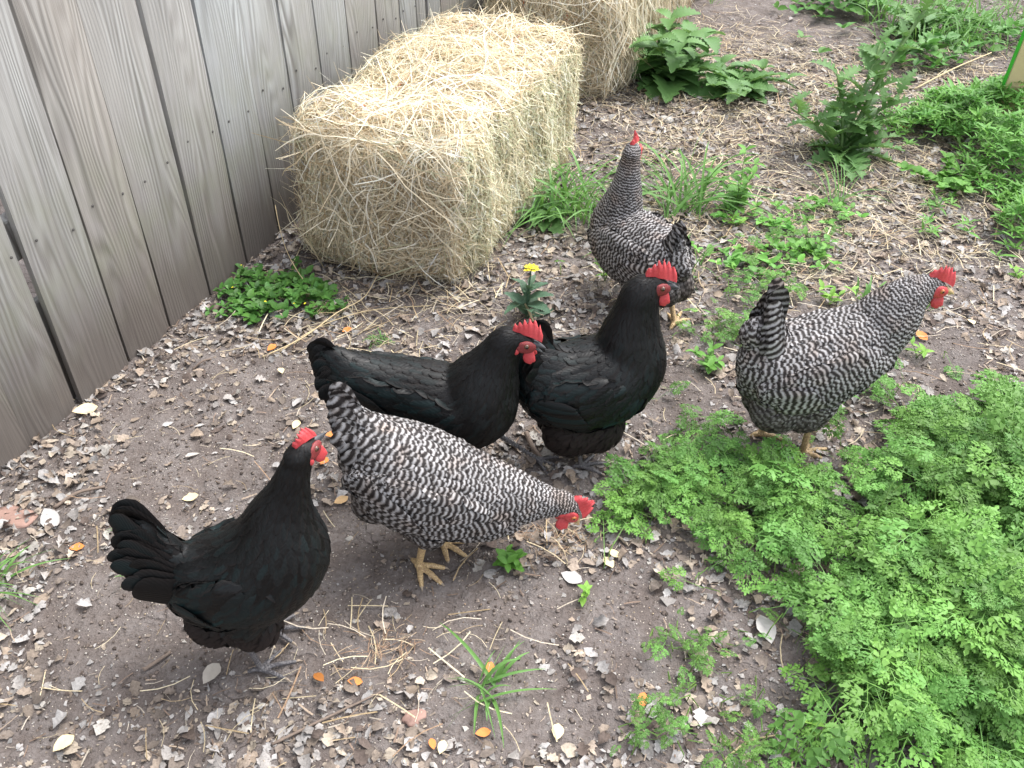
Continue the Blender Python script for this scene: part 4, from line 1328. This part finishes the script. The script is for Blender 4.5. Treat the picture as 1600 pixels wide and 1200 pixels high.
def laid_feather(bvh, start, d, length, width, r, pitch, s, lift0, lift1, sheen):
    """a long wing feather that follows the flank it lies on"""
    fr = [0, .12, .28, .45, .62, .78, .9, .97, 1.0]; wp = [.3, .6, .9, 1, 1, .95, .75, .42, .12]
    q, n, _, _ = bvh.find_nearest(Vector(start)); d = Vector(d); V, B, A = [], [], []; ph = r.random(); tn = r.random(); prev = 0
    for f_, w_ in zip(fr, wp):
        d = (d - n * d.dot(n)).normalized()
        h = bvh.find_nearest(q + d * length * (f_ - prev)); q = h[0]; n = (n * .7 + h[1] * .3).normalized(); prev = f_
        lat = n.cross((d - n * d.dot(n)).normalized())
        c = q + n * lerp(lift0, lift1, f_); w = width * w_ / 2
        for k in (-1, -.5, 0, .5, 1):
            V.append((c + lat * w * k - n * w * .25 * k * k)[:]); B.append(ph + length * f_ / pitch); A.append(f_)
    F = grid_faces(9, 5); m = len(V)
    return dict(V=np.array(V), L=F.ravel(), S=np.full(len(F), 4), bar=np.array(B), along=np.array(A), barb=np.array([[x * 60 - abs(c - 2) * 14 for c in range(5)] for x in fr]).ravel(), lat=np.tile([-1., -.5, 0, .5, 1], 9),
                fluff=np.zeros(m), sheen=np.full(m, sheen * (.3 + .7 * tn)), tint=np.full(m, tn))


def merge(ds):
    V, L, S = join_parts([(d['V'], d['L'], d['S']) for d in ds])
    return dict(V=V, L=L, S=S, **{k: np.concatenate([d[k] for d in ds]) for k in ('bar', 'along', 'barb', 'lat', 'fluff', 'sheen', 'tint')})


def feather_obj(name, d, mat, parent):
    return link(name, mesh_np(name, d['V'], d['L'], d['S'], **{k: d[k] for k in ('bar', 'along', 'barb', 'lat', 'fluff', 'sheen', 'tint')}), mat, parent)


def union_mesh(name, balls, voxel, smooth=4):
    """one continuous skin over overlapping ellipsoids (centre, radii)"""
    bm = bmesh.new()
    for c, rr in balls:
        M = Matrix.Translation(c) @ Matrix.Diagonal((*rr, 1))
        bmesh.ops.create_icosphere(bm, subdivisions=3, radius=1, matrix=M)
    me = bpy.data.meshes.new(name); bm.to_mesh(me); bm.free()
    o = bpy.data.objects.new('tmp', me); COL.objects.link(o)
    m = o.modifiers.new('r', 'REMESH'); m.mode = 'VOXEL'; m.voxel_size = voxel
    if smooth:
        s = o.modifiers.new('s', 'SMOOTH'); s.iterations = smooth; s.factor = 0.6
    dg = bpy.context.evaluated_depsgraph_get()
    out = bpy.data.meshes.new_from_object(o.evaluated_get(dg))
    bpy.data.objects.remove(o); bpy.data.meshes.remove(me)
    out.name = name
    for p in out.polygons: p.use_smooth = True
    return out


def comb_mesh(length, height, r, points=6):
    n = points * 4 + 1; V = []
    for side in (-1, 1):
        for i in range(n):
            u = i / (n - 1)
            env = (math.sin(math.pi * min(1, u * 0.86 + 0.13))) ** 0.7
            spike = abs(((u * points) % 1.0) - 0.5) * 2
            h = height * env * (0.60 + 0.40 * (1 - spike) ** 0.8) * (1 + .10 * r.normal()) + 0.001
            lean = 0.0018 * math.sin(u * 7)
            x = length * (0.62 - u)
            dome = 0.0035 * (1 - (2 * u - 1) ** 2)
            back = -0.008 * (h / height)
            V.append((x, side * 0.0048, dome - 0.004)); V.append((x + back * .5, side * 0.0036 + lean, dome + h * 0.45)); V.append((x + back, side * 0.0011 + lean * 2, dome + h))
    F = []
    for s in (0, 1):
        for i in range(n - 1):
            for j in (0, 1):
                a = s * n * 3 + i * 3 + j
                q = (a, a + 3, a + 4, a + 1)
                F.append(q if s == 0 else q[::-1])
    m = n * 3
    for i in range(n - 1):
        a = i * 3 + 2; F.append((a, a + 3, m + a + 3, m + a))
    for i in (0, n - 1):
        a = i * 3
        for j in (0, 1):
            q = (a + j, a + j + 1, m + a + j + 1, m + a + j); F.append(q if i == 0 else q[::-1])
    me = bpy.data.meshes.new('comb'); me.from_pydata([tuple(v) for v in V], [], F); me.update()
    for p in me.polygons: p.use_smooth = True
    return me


def ellipsoid(name, rr, sub=3, taper=0.0, wob=0.0, seed=0):
    bm = bmesh.new(); bmesh.ops.create_icosphere(bm, subdivisions=sub, radius=1)
    for v in bm.verts:
        k = 1 + taper * (-v.co.z)
        w = 1 + wob * (float(vnoise(v.co.x * 3 + 9, v.co.z * 3 + 9, seed)) - .5)
        v.co = Vector((v.co.x * rr[0] * k * w, v.co.y * rr[1] * k, v.co.z * rr[2] * w))
    me = bpy.data.meshes.new(name); bm.to_mesh(me); bm.free()
    for p in me.polygons: p.use_smooth = True
    return me


def beak_mesh(open_=0.0, up=True):
    V, F = [], []
    n = 8; m = 10
    for i in range(n):
        u = i / (n - 1)
        x = 0.021 * u * (1 if up else 0.84)
        if up:
            zc = 0.0015 - 0.006 * u ** 2.2; rz = 0.0062 * (1 - u) ** 0.7 + 0.0006; ry = 0.0058 * (1 - u) ** 0.8 + 0.0005
        else:
            zc = -0.0035 - 0.001 * u - open_ * 0.016 * u; rz = 0.0030 * (1 - u) ** 0.7 + 0.0005; ry = 0.0048 * (1 - u) ** 0.8 + 0.0005
        for j in range(m):
            a = 2 * math.pi * j / m
            V.append((x, ry * math.cos(a), zc + rz * math.sin(a)))
    for i in range(n - 1):
        for j in range(m):
            k = (j + 1) % m; F.append((i * m + j, (i + 1) * m + j, (i + 1) * m + k, i * m + k))
    F.append(tuple(range((n - 1) * m, n * m))[::-1])
    me = bpy.data.meshes.new('beak'); me.from_pydata(V, [], F); me.update()
    for p in me.polygons: p.use_smooth = True
    return me


def leg_balls(hip, foot, toe_yaw, slim=1.0):
    """shank and four toes as a string of overlapping balls; foot = where the toes meet, on the ground"""
    balls = []

    def chain(a, b, ra, rb, k=9, knob=0.0):
        for i in range(k):
            u = i / (k - 1); p = lerp(np.array(a), np.array(b), u)
            rr = lerp(ra, rb, u) * (1 + knob * math.sin(u * math.pi * 3) ** 2)
            balls.append((p, (rr, rr, rr)))
    ank = np.array(foot) + [0, 0, 0.010]
    chain(hip, ank, 0.0082, 0.0068, 16)
    balls.append((ank, (0.0092, 0.0092, 0.008)))
    tips = []
    for a, ln in ((0, .060), (R(38), .048), (R(-38), .048), (R(172), .022)):
        d = np.array([math.cos(toe_yaw + a), math.sin(toe_yaw + a), 0])
        m1 = ank + d * ln * 0.5 + [0, 0, -0.001]; tip = ank + d * ln + [0, 0, -0.0060]
        chain(ank + d * .003 - [0, 0, .002], m1, 0.0068, 0.0054, 8)
        chain(m1, tip, 0.0056, 0.0038, 8, 0.15)
        tips.append((tip, d))
    if slim != 1: balls = [(c, tuple(v * slim for v in rr)) for c, rr in balls]
    return balls, tips


def make_hen(key, H, spec):
    r = np.random.default_rng(spec['seed'])
    barred = spec['barred']; mat = M_BAR if barred else M_BLACK
    px, py = H['pos']
    root = empty('hen', (px, py, float(GZ(px, py))), R(H['heading']), spec['label'], 'hen', 'hens walking about the yard')
    fk = 0.005                                        # the coat adds about this much
    B = [np.array([x, 0, z, rr - fk]) for x, z, rr in H['body']]
    Nk = [np.array([x, 0, z, rr - fk * .8]) for x, z, rr in H['neck']]
    hx, hz, hr = H['head'][0]
    head_c = np.array([hx, 0, hz]); sk = 0.0195
    root_t = B[0][:3]; tip = np.array([H['tail'][0][0], 0, H['tail'][0][1]])
    ny = spec.get('neck_y', 0.0)
    Nk = [n + np.array([0, ny * (i + 1) / len(Nk), 0, 0]) for i, n in enumerate(Nk)]
    head_c = head_c + [0, ny * 1.1, 0]
    yaw, pit = R(spec['yaw']), R(spec['pitch'])
    hs = spec.get('hs', 1.2)
    fd = Vector((math.cos(yaw) * math.cos(pit), math.sin(yaw) * math.cos(pit), math.sin(pit)))
    head_c = head_c + np.array(fd) * spec.get('fwd', .008)
    sk *= hs * .95
    HM = Matrix.Translation(head_c) @ Matrix.Rotation(yaw, 4, 'Z') @ Matrix.Rotation(-pit, 4, 'Y') @ Matrix.Rotation(R(spec.get('roll', 0)), 4, 'X') @ Matrix.Scale(hs, 4)
    # ---------- body: one continuous skin
    tvec = tip - root_t; tl = np.linalg.norm(tvec); td = tvec / tl
    tail_nodes = [np.array([*(root_t + tvec * u), lerp(B[0][3] * 0.92, 0.022, u / 0.55)]) for u in (0.55, 0.38, 0.2)]
    chain = tail_nodes + B + Nk + [np.array([*head_c, sk])]
    P = spline(np.array(chain), 46)
    cum = np.linspace(0, 1, len(P))
    balls = []
    tail_end = np.linalg.norm(P[:, :3] - root_t, axis=1).argmin()
    neck0 = np.linalg.norm(P[:, :3] - Nk[0][:3], axis=1).argmin()
    for i, p in enumerate(P):
        sq = 0.90
        if i < tail_end: sq = lerp(0.48, 0.85, i / max(1, tail_end))
        if i >= neck0: sq = 0.88
        rr = max(p[3], 0.014)
        balls.append((p[:3], (rr, rr * sq, rr)))
    for x, z, rr in H['fluff']:
        for s in (-1, 1):
            balls.append(((x, s * rr * 0.38, z), ((rr - fk), (rr - fk) * 0.72, (rr - fk))))
    for x, z, rr in H['rump']:
        balls.append(((x, 0, z), (rr - fk, (rr - fk) * .62, rr - fk)))
    # thighs
    for s, ft in zip((-1, 1), spec['feet']):
        lo = min(b[2] - b[3] for b in B[1:3])
        hp = np.array([ft[0] * .5 + B[2][0] * .3, s * 0.042, lo + 0.035])
        balls.append((hp, (0.034, 0.027, 0.045)))
    # head: skull, then brow towards the beak
    for lx, lz, rr in ((0, 0, (sk, sk * .86, sk * .92)), (0.011, -0.002, (.0165, .0125, .0145)), (0.020, -0.003, (.010, .0085, .010)), (-.010, -.002, (.018, .016, .018))):
        c = HM @ Vector((lx, 0, lz)); balls.append((tuple(c), tuple(v_ * (hs if lx else 1) for v_ in rr)))
    me = union_mesh('body', balls, 0.0042, 5)
    me.materials.append(mat)
    body = link('body', me, None, root)
    nv = len(me.vertices)
    # ---------- direction field
    nodes = []
    tang = -np.gradient(P[:, :3], axis=0) * -1       # P runs tail -> head, feathers point towards the tail
    tang = -tang; tang /= np.linalg.norm(tang, axis=1, keepdims=True)
    seg = np.concatenate([[0], np.cumsum(np.linalg.norm(np.diff(P[:, :3], axis=0), axis=1))])
    ph = 0.0; n_ = len(P)
    pitch_at = np.zeros(n_)
    for i in range(n_):
        u = i / (n_ - 1)
        if i < tail_end: zone = (0.0165, 0.0100, 0.040, 0.018, 0.10, 0.55)      # pitch, spacing, length, width, fluff, sheen
        elif i < neck0:
            k = (i - tail_end) / max(1, neck0 - tail_end)
            zone = (lerp(.0122, .0092, k), lerp(.0128, .0100, k), lerp(.042, .030, k), lerp(.0225, .0165, k), 0.0 if k < .5 else .15 * (k - .5), lerp(.6, .25, k))
        else:
            k = (i - neck0) / max(1, n_ - 1 - neck0)
            zone = (lerp(.0088, .0056, k), lerp(.0066, .0040, k), lerp(.026, .0085, k ** .8), lerp(.0095, .0050, k), 0.0, .1)
        pitch_at[i] = zone[0]
        if i: ph -= (seg[i] - seg[i - 1]) / ((pitch_at[i] + pitch_at[i - 1]) / 2)
        nodes.append(dict(c=P[i, :3], t=tang[i], r=max(P[i, 3], .014), ph=ph, pitch=zone[0], sp=zone[1], ln=zone[2], wd=zone[3], fl=zone[4], sh=zone[5]))
    phb = nodes[tail_end]['ph']
    for x, z, rr in H['fluff']:
        for s in (-1, 0, 1):
            t_ = np.array([-.8, 0, -.6])
            nodes.append(dict(c=np.array([x, s * rr * .35, z]), t=t_ / np.linalg.norm(t_), r=rr * 1.05, ph=phb + s * .2, pitch=.0135, sp=.0088, ln=.030, wd=.013, fl=1.0, sh=0.0, w=4.5))
    field = Field(nodes)
    inv = HM.inverted(); IM = np.array(inv.to_3x3()); IT = np.array(inv.translation)

    def keep(Q):
        q = Q @ IM.T + IT
        face = ((q[:, 0] - .016) / .0145) ** 2 + ((q[:, 2] + .003) / .0125) ** 2 < 1
        nose = q[:, 0] > .019
        cmb = (np.abs(q[:, 1]) < .004) & (q[:, 2] > .010) & (q[:, 0] > -.012) & (q[:, 0] < .03)
        near = (np.linalg.norm(q, axis=1) < .05)
        return ~(near & (face | nose | cmb))
    d = coat(me, field, r, keep=keep)
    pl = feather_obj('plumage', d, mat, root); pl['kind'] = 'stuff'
    for nm, val in (('bar', None), ('fluff', 0.4), ('tint', 0.2), ('sheen', 0.2)):
        a = me.attributes.new(nm, 'FLOAT', 'POINT')
        if nm == 'bar':
            co = np.empty(nv * 3, np.float32); me.vertices.foreach_get('co', co)
            a.data.foreach_set('value', field(co.reshape(-1, 3).astype(float))[1].astype(np.float32))
        else: a.data.foreach_set('value', np.full(nv, val, np.float32))
    # ---------- wings: a folded wing lying on each flank
    bvh = BVHTree.FromPolygons([v.co[:] for v in me.vertices], [p.vertices[:] for p in me.polygons])
    c0 = lerp(B[1], B[2], 0.55)[:3]; fwdb = B[-1][:3] - B[0][:3]; bl = np.linalg.norm(fwdb); fwdb = fwdb / bl
    slope = math.atan2(fwdb[2], fwdb[0])
    rb_ = B[2][3]
    for s in (-1, 1):
        wr = (bl * 0.50 + .03, 0.020, rb_ * 0.66)
        hit = bvh.find_nearest((c0[0], s * 0.3, c0[2] + rb_ * .12))
        wb = []
        for k in range(9):
            u = k / 8 * 2 - 1
            q = c0 + fwdb * u * wr[0] * 0.80 + np.array([0, 0, rb_ * .10 * (1 if u > 0 else -.0)])
            h = bvh.ray_cast(Vector((q[0], s * .35, q[2])), Vector((0, -s, 0)))
            y = h[0].y if h[0] is not None else s * rb_ * .5
            f = math.sqrt(max(0.05, 1 - (u * .86) ** 2))
            wb.append(((q[0], y - s * 0.0135, q[2]), (wr[0] * .26, 0.0175 * (.6 + .4 * f), wr[2] * f)))
        wm = union_mesh('wing', wb, 0.0045, 5)
        wfield = Field([dict(nd, sp=nd['sp'] * 1.15, ln=nd['ln'] * 1.25, wd=nd['wd'] * 1.2, pitch=nd['pitch'] * 1.05, ph=nd['ph'] + .3, fl=0.0, sh=.75) for nd in nodes[:n_]])
        parts = [coat(wm, wfield, r, cands=9000, keep=lambda Q, s=s, c=c0: Q[:, 1] * s > 0.03, drop=0.18, lift_k=.9)]
        for k in range(9):                               # flight feathers along the lower rear edge
            u = k / 8
            zz = c0 + fwdb * (-wr[0] * (.02 + .30 * u)) + np.array([0, 0, wr[2] * (-.66 + .80 * u)])
            parts.append(laid_feather(bvh, (zz[0], s * rb_, zz[2]), -fwdb + np.array([0, 0, -.16 + .14 * u]), bl * (.42 + .1 * r.random()), .024, r, .0140, s, .008 + .001 * k, .010, .5))
        wd_ = merge(parts)
        feather_obj('wing', wd_, mat, root)
        bpy.data.meshes.remove(wm)
    # ---------- tail
    tail = empty('tail', (0, 0, 0)); tail.parent = root
    base = root_t + tvec * 0.10
    pitch0 = math.atan2(td[2], -td[0])                # elevation of the topmost feathers
    fanv = R(spec.get('fan', 46))
    cnt = 9
    for s in (-1, 1):
        for i in range(cnt):
            u = i / (cnt - 1)
            el = pitch0 + R(3) - fanv * u
            yw = s * (R(4) + R(13) * u)
            d_ = np.array([-math.cos(el) * math.cos(yw), -math.cos(el) * math.sin(yw) * -1 * -1, math.sin(el)])
            d_[1] = s * abs(math.cos(el) * math.sin(abs(yw)))
            ln_ = tl * (0.97 - .28 * u ** 1.3) * r.uniform(.95, 1.03)
            b_ = base + np.array([0.004 * i, s * (.004 + .004 * i), -.006 * i])
            fe = long_feather(b_, d_, (0.1, s, 0.15), ln_, 0.042 if barred else 0.054, r, .0165, ph=0.15 * i, curl=-.10 if i < 3 else -.03, sheen=.12)
            feather_obj('tail_feather', fe, mat, tail)
    cov = []
    for k in range(64):
        s = r.choice([-1, 1]); u = r.random()
        el = pitch0 + R(6) - (fanv + R(8)) * u + r.normal(0, .06); yw = R(10) + R(24) * u + r.normal(0, .08)
        d_ = np.array([-math.cos(el) * math.cos(yw), s * math.cos(el) * math.sin(yw), math.sin(el)])
        b_ = base + tvec * r.uniform(-.05, .34) + np.array([.010 * u, s * (.010 + .016 * u + .004 * r.random()), -.034 * u])
        cov.append(long_feather(b_, d_, (0.1, s, 0.2), tl * r.uniform(.36, .66 if not barred else .52), .034, r, .0160, ph=r.random(), curl=-.12, sheen=.35))
    feather_obj('tail_coverts', merge(cov), mat, tail)
    # ---------- head parts
    def on_head(o, loc, rot=(0, 0, 0)):
        o.matrix_local = HM @ Matrix.Translation(loc) @ Matrix.Rotation(rot[2], 4, 'Z') @ Matrix.Rotation(rot[1], 4, 'Y') @ Matrix.Rotation(rot[0], 4, 'X')
        return o
    cs = spec.get('comb', 1.0)
    on_head(link('comb', comb_mesh(0.046 * cs, 0.023 * cs, r, 6), M_RED, root), (0.008, 0, 0.0150), (R(spec.get('flop', 3)), R(8), 0))
    fm = M_FACE if barred else M_FACED
    bk = M_BEAKP if barred else M_BEAKD
    on_head(link('beak', beak_mesh(), bk, root), (0.0245, 0, -0.003))
    on_head(link('beak', beak_mesh(spec.get('open', 0.1), False), bk, root), (0.0235, 0, -0.003))
    for s in (-1, 1):
        on_head(link('face_skin', ellipsoid('face_skin', (.0150, .0050, .0120), 3, 0, .25, 3), fm, root), (.0150, s * .0112, -.003), (0, 0, -s * R(16)))
        on_head(link('wattle', ellipsoid('wattle', (.0100, .0030, .0135), 3, .25, .3, 5), M_RED, root), (.0215, s * .0080, -.0215), (s * R(6), R(8) + pit * .6, s * R(8)))
        on_head(link('earlobe', ellipsoid('earlobe', (.0048, .0026, .0072), 2, .1, .3, 7), M_RED, root), (.0005, s * .0152, -.0105))
        ey = on_head(link('eye', ellipsoid('eye', (.0046, .0030, .0044), 3), M_IRIS if barred else M_IRISD, root), (.0155, s * .0150, .0010), (0, 0, -s * R(16)))
        pu = link('pupil', ellipsoid('pupil', (.0023, .0010, .0023), 2), M_PUPIL, ey); pu.location = (.0002, s * .0024, 0)
    # ---------- legs
    for s, ft in zip((-1, 1), spec['feet']):
        gz = float(GZ(px + ft[0] * math.cos(R(H['heading'])) - ft[1] * math.sin(R(H['heading'])), py + ft[0] * math.sin(R(H['heading'])) + ft[1] * math.cos(R(H['heading'])))) - root.location.z
        lo = min(b[2] - b[3] for b in B[1:3])
        hip = (ft[0] * .5 + B[2][0] * .3 - .012, s * 0.040, max(0.085, min(.12, lo)))
        lb, tips = leg_balls(hip, (ft[0], ft[1], gz), R(ft[2]), 1.0 if barred else 0.78)
        lm = union_mesh('leg', lb, 0.0016, 2)
        lg = link('leg', lm, M_LEGY if barred else M_LEGS, root)
        for tp, d_ in tips:
            V, L_, S_ = tube([tp - d_ * .003, tp + d_ * .004 + [0, 0, .0005], tp + d_ * .011 - [0, 0, .004]], [.0030, .0022, .0004], 7)
            link('claw', mesh_np('claw', V, L_, S_), M_CLAW, lg)
    return root


SPECS = {
    'A': dict(barred=False, seed=3, yaw=50, pitch=12, comb=.78, hs=1.05, feet=[(-.012, -.030, 15), (-.005, .045, 5)], fan=32,
              label='black hen at the lower left, standing on bare dirt with her back to the fence'),
    'B': dict(barred=False, seed=4, yaw=-4, pitch=-6, open=.5, comb=1.05, feet=[(.06, -.045, 0), (.165, .065, -20)], fan=40,
              label='black hen with open beak, walking right behind the pecking barred hen'),
    'C': dict(barred=False, seed=5, yaw=-10, pitch=-2, comb=1.1, feet=[(.05, -.04, 0), (.03, .05, 0)], fan=50,
              label='black hen with upright neck and large comb, in the middle'),
    'D': dict(barred=True, seed=6, yaw=-6, pitch=-58, comb=.9, feet=[(-.013, -.034, -42), (.027, .030, -35)], fan=30, roll=-6,
              label='barred black and white hen pecking at the ground with head down and yellow feet showing'),
    'E': dict(barred=True, seed=8, yaw=-12, pitch=-12, comb=.95, feet=[(.024, -.026, 5), (-.05, .035, 10)], fan=24,
              label='barred hen on the right, stretching her neck towards the right above the green ground cover'),
    'F': dict(barred=True, seed=9, yaw=-58, pitch=4, comb=.8, feet=[(-.045, -.03, -60), (.03, .03, 0)], fan=18,
              label='barred hen farthest away, seen from behind with upright neck beside the tall grass'),
}
for k in SPECS: make_hen(k, HENS[k], SPECS[k])

# ================================================================== POST AND SMALL THINGS
M_PINE = plain('new_pine', (.62, .50, .28), 0.7, 0.16, 30, 0.3)
M_GEDGE = plain('bright_green_paint', (.05, .42, .03), 0.5, 0.12, 60, 0.2)
pp = at(1562, 190)
post = empty('gate_frame', (pp[0], pp[1], 0), R(-30), 'pale new-wood frame post with a bright green edge at the upper right', 'frame')
link('post', box_mesh('post', (-.030, -.020, -.02), (.045, .020, 1.25), .003), M_PINE, post)
post.rotation_euler = (0, R(3), R(-30))
link('green_edging', box_mesh('green_edging', (-.042, -.023, -.01), (-.0305, .023, 1.25), .002), M_GEDGE, post)
link('bottom_rail', box_mesh('bottom_rail', (.0455, -.018, .07), (1.6, .018, .135), .003), M_PINE, post)

M_BRICKY = plain('reddish_stone', (.30, .19, .155), 0.9, 0.3, 40, 0.8, 0.004)
M_GREYST = plain('grey_stone', (.36, .34, .31), 0.9, 0.3, 40, 0.8, 0.004)


def stone(px, py, r, label, mat, seed, rot=0.0):
    o = link('stone', blob_mesh('stone', r, seed, .35, 3), mat)
    o.location = ground_pt(px, py); o.rotation_euler = (0, 0, rot)
    return tag(o, label, 'stone')


stone(22, 812, (.05, .033, .008), 'flat reddish stone at the left edge near the fence', M_BRICKY, 3)
stone(1182, 388, (.024, .022, .02), 'reddish rock on the ground right of the far barred hen', M_BRICKY, 5)
stone(890, 1112 - 45, (.0, .0, .0), '', M_GREYST, 6) if False else None
stone(648, 1120, (.020, .014, .006), 'flat brownish stone near the bottom edge left of the grass tuft', M_BRICKY, 8, .5)
stone(545, 838, (.008, .006, .004), 'small pale pebble behind the barred hen\'s legs', M_GREYST, 9)
stone(1212, 395, (.014, .012, .008), 'small grey stone next to the reddish rock', M_GREYST, 10)
stone(1040, 192, (.03, .02, .016), 'grey stone in the litter below the dark green weed', M_GREYST, 12)
stone(556, 972, (.007, .005, .003), 'tiny white pebble on the dirt below the pecking hen', M_GREYST, 13)


def stick(pts, r0, r1, label, mat=None, name='twig', cat='twig', lift=.004):
    P = [(*at(px, py)[:2], float(GZ(*at(px, py)[:2])) + r0 + z) for px, py, z in pts]
    o = tube_obj(name, P, r0, r1, mat or M_TWIG, None, 16, 6)
    return tag(o, label, cat)


stick([(1540, 322, .0), (1560, 340, .008), (1585, 358, .004), (1600, 372, .0)], .008, .006, 'thick brown stick at the right edge below the cleavers', name='stick', cat='stick')
stick([(425, 1165, 0), (500, 1128, .004), (600, 1085, 0)], .0028, .0018, 'long thin grey twig lying near the bottom edge')
stick([(226, 1052, 0), (245, 1040, .002), (270, 1026, 0)], .0035, .003, 'short dark twig below the lower left black hen')
stick([(85, 795, 0), (120, 776, .004), (165, 762, 0)], .004, .003, 'grey twig among the leaves near the fence at the left')
stick([(822, 682, 0.01), (832, 700, .006), (846, 716, 0)], .006, .005, 'pale stubby stick between the two middle black hens', name='stick', cat='stick')
stick([(1130, 1190, 0), (1170, 1160, .003), (1210, 1150, 0)], .0022, .0015, 'pale thin twig at the bottom edge in front of the ground cover', M_DRYSTEM)
stick([(300, 572, 0), (318, 566, .006), (330, 560, 0)], .0025, .002, 'short curved twig on the dirt near the weed patch')
stick([(800, 480, .02), (822, 500, .03), (835, 515, .0)], .004, .003, 'brown dry stalk at the base of the mustard plant', M_DRYSTEM, 'dry_stalk', 'stalk')
stick([(410, 558, 0.002), (470, 535, .01), (530, 500, .03), (570, 470, .02), (592, 440, .03)], .0018, .0012, 'long dry pale stem arching over the weed patch in front of the bale', M_DRYSTEM, 'straw_stalk', 'straw stalk')
stick([(430, 552, 0.002), (500, 512, .01), (560, 490, .01), (680, 478, .0)], .0016, .001, 'long dry stem running right from the weed patch to the bale foot', M_DRYSTEM, 'straw_stalk', 'straw stalk')
stick([(1185, 160, .02), (1250, 145, .05), (1395, 105, .05)], .003, .002, 'pale dry stem lying across the cleavers on the right', M_DRYSTEM, 'straw_stalk', 'straw stalk') if False else None
stick([(1420, 170, .06), (1470, 152, .09), (1535, 125, .10)], .0035, .002, 'pale dry stem lying on top of the cleavers', M_DRYSTEM, 'straw_stalk', 'straw stalk')
stick([(500, 470, .0), (455, 420, .05), (437, 360, .1), (433, 300, .16)], .0013, .001, 'thin dry vine hanging down beside the bale next to the fence', M_DRYSTEM, 'straw_stalk', 'straw stalk')

LM = {}


def dead_leaf(px, py, size, yaw, col, label, seed=0, tilt=0.15, group=None):
    key = col
    if key not in LM:
        LM[key] = plain('fallen_leaf', col, 0.65, 0.2, 90, 0.5)
    V, F = leaf_proto(7, .35, .04, seed, .30)
    me = bpy.data.meshes.new('fallen_leaf'); me.from_pydata([tuple(v * size) for v in V], [], F); me.update()
    for p in me.polygons: p.use_smooth = True
    o = link('fallen_leaf', me, LM[key])
    g = ground_pt(px, py); o.location = (g[0], g[1], g[2] + .009); o.rotation_euler = (tilt, tilt * .5, yaw)
    return tag(o, label, 'leaf', group)


OR, AM, PALE, TANL, REDO, GREYL = (.60, .20, .045), (.30, .11, .02), (.68, .56, .33), (.55, .36, .18), (.62, .12, .05), (.45, .43, .41)
dead_leaf(518, 679, .028, .3, OR, 'orange leaf beside the beak of the lower left black hen', 1)
dead_leaf(506, 720, .03, 1.2, OR, 'orange-brown leaf right of the face of the lower left black hen', 2)
dead_leaf(533, 781, .034, .7, TANL, 'tan narrow leaf left of the pecking hen\'s belly', 3)
dead_leaf(297, 776, .034, .4, PALE, 'pale tan leaf on the bare dirt above the lower left hen\'s back', 4)
dead_leaf(462, 660, .03, 1.3, PALE, 'pale leaf on the dirt above the comb of the lower left black hen', 5)
dead_leaf(440, 583, .026, 2.0, PALE, 'cream leaf on the dirt left of the middle black hen\'s tail', 6)
dead_leaf(499, 1062, .027, 2.4, AM, 'glossy amber leaf on the ground below the lower left hen', 7)
dead_leaf(556, 1071, .026, 0.0, OR, 'small orange leaf lying level, right of the amber leaf', 8)
dead_leaf(765, 1047, .028, 1.3, OR, 'orange leaf above the bottom middle grass tuft', 9)
dead_leaf(755, 1149, .026, .2, OR, 'orange leaf lying among the blades of the bottom middle grass tuft', 10)
dead_leaf(676, 1165, .02, 1.9, OR, 'small orange leaf at the bottom edge left of the grass tuft', 11)
dead_leaf(691, 1170, .025, 1.3, PALE, 'pale leaf at the bottom edge beside a small orange leaf', 12)
dead_leaf(103, 1167, .038, .95, PALE, 'yellowish tan leaf in the lower left corner', 13)
dead_leaf(871, 1146, .034, 1.4, PALE, 'pale leaf on the dirt right of the bottom middle grass tuft', 14)
dead_leaf(951, 884, .034, 1.9, PALE, 'large cream leaf of a pair at the edge of the looser ferny patch', 15)
dead_leaf(960, 872, .030, 2.4, PALE, 'smaller cream leaf overlapping the other one at the edge of the ferny patch', 16)
dead_leaf(1003, 1101, .030, 1.3, OR, 'orange leaf standing out among the ferny seedlings at the bottom', 17)
dead_leaf(1229, 774, .018, .3, OR, 'small orange leaf under the looser ferny patch', 18)
dead_leaf(1411, 204, .05, .5, REDO, 'red-orange scrap of leaf left of the cleavers', 19)
dead_leaf(1516, 508, .032, 1.5, PALE, 'pale yellow leaf on the dirt right of the right barred hen', 20)
dead_leaf(1438, 528, .04, -1.0, OR, 'orange and yellow leaf hanging from the seedling under the right hen', 21)
dead_leaf(123, 861, .028, .3, OR, 'orange leaf left of the tail of the lower left black hen', 22)
dead_leaf(395, 476, .022, .3, REDO, 'rust-coloured leaf in the low weed patch by the fence', 23)
dead_leaf(425, 545, .03, 1.0, OR, 'orange leaf between the weed patch and the middle hen\'s tail', 24)
dead_leaf(543, 517, .03, .6, OR, 'orange leaf next to the small bright grass tuft', 25)
dead_leaf(8, 700, .03, 1.0, REDO, 'rust leaf at the foot of the fence on the left edge', 26)
dead_leaf(80, 815, .06, -.9, GREYL, 'large pale grey crumpled leaf near the fence at the left', 2)
dead_leaf(893, 905, .045, -.5, GREYL, 'large grey angular leaf on the dirt in front of the pecking hen\'s head', 4)
dead_leaf(333, 1060, .045, 1.2, (.40, .36, .31), 'pointed grey-brown leaf lying on the dirt below the lower left hen', 6)
dead_leaf(135, 644, .055, .5, PALE, 'long pale leaf under the open gap of the fence', 9)
dead_leaf(1178, 800, .05, 1.9, GREYL, 'grey lobed leaf in the gap of the ferny patches', 3)
dead_leaf(1195, 990, .06, 1.7, GREYL, 'long light grey leaf at the left edge of the dense ground cover', 5)
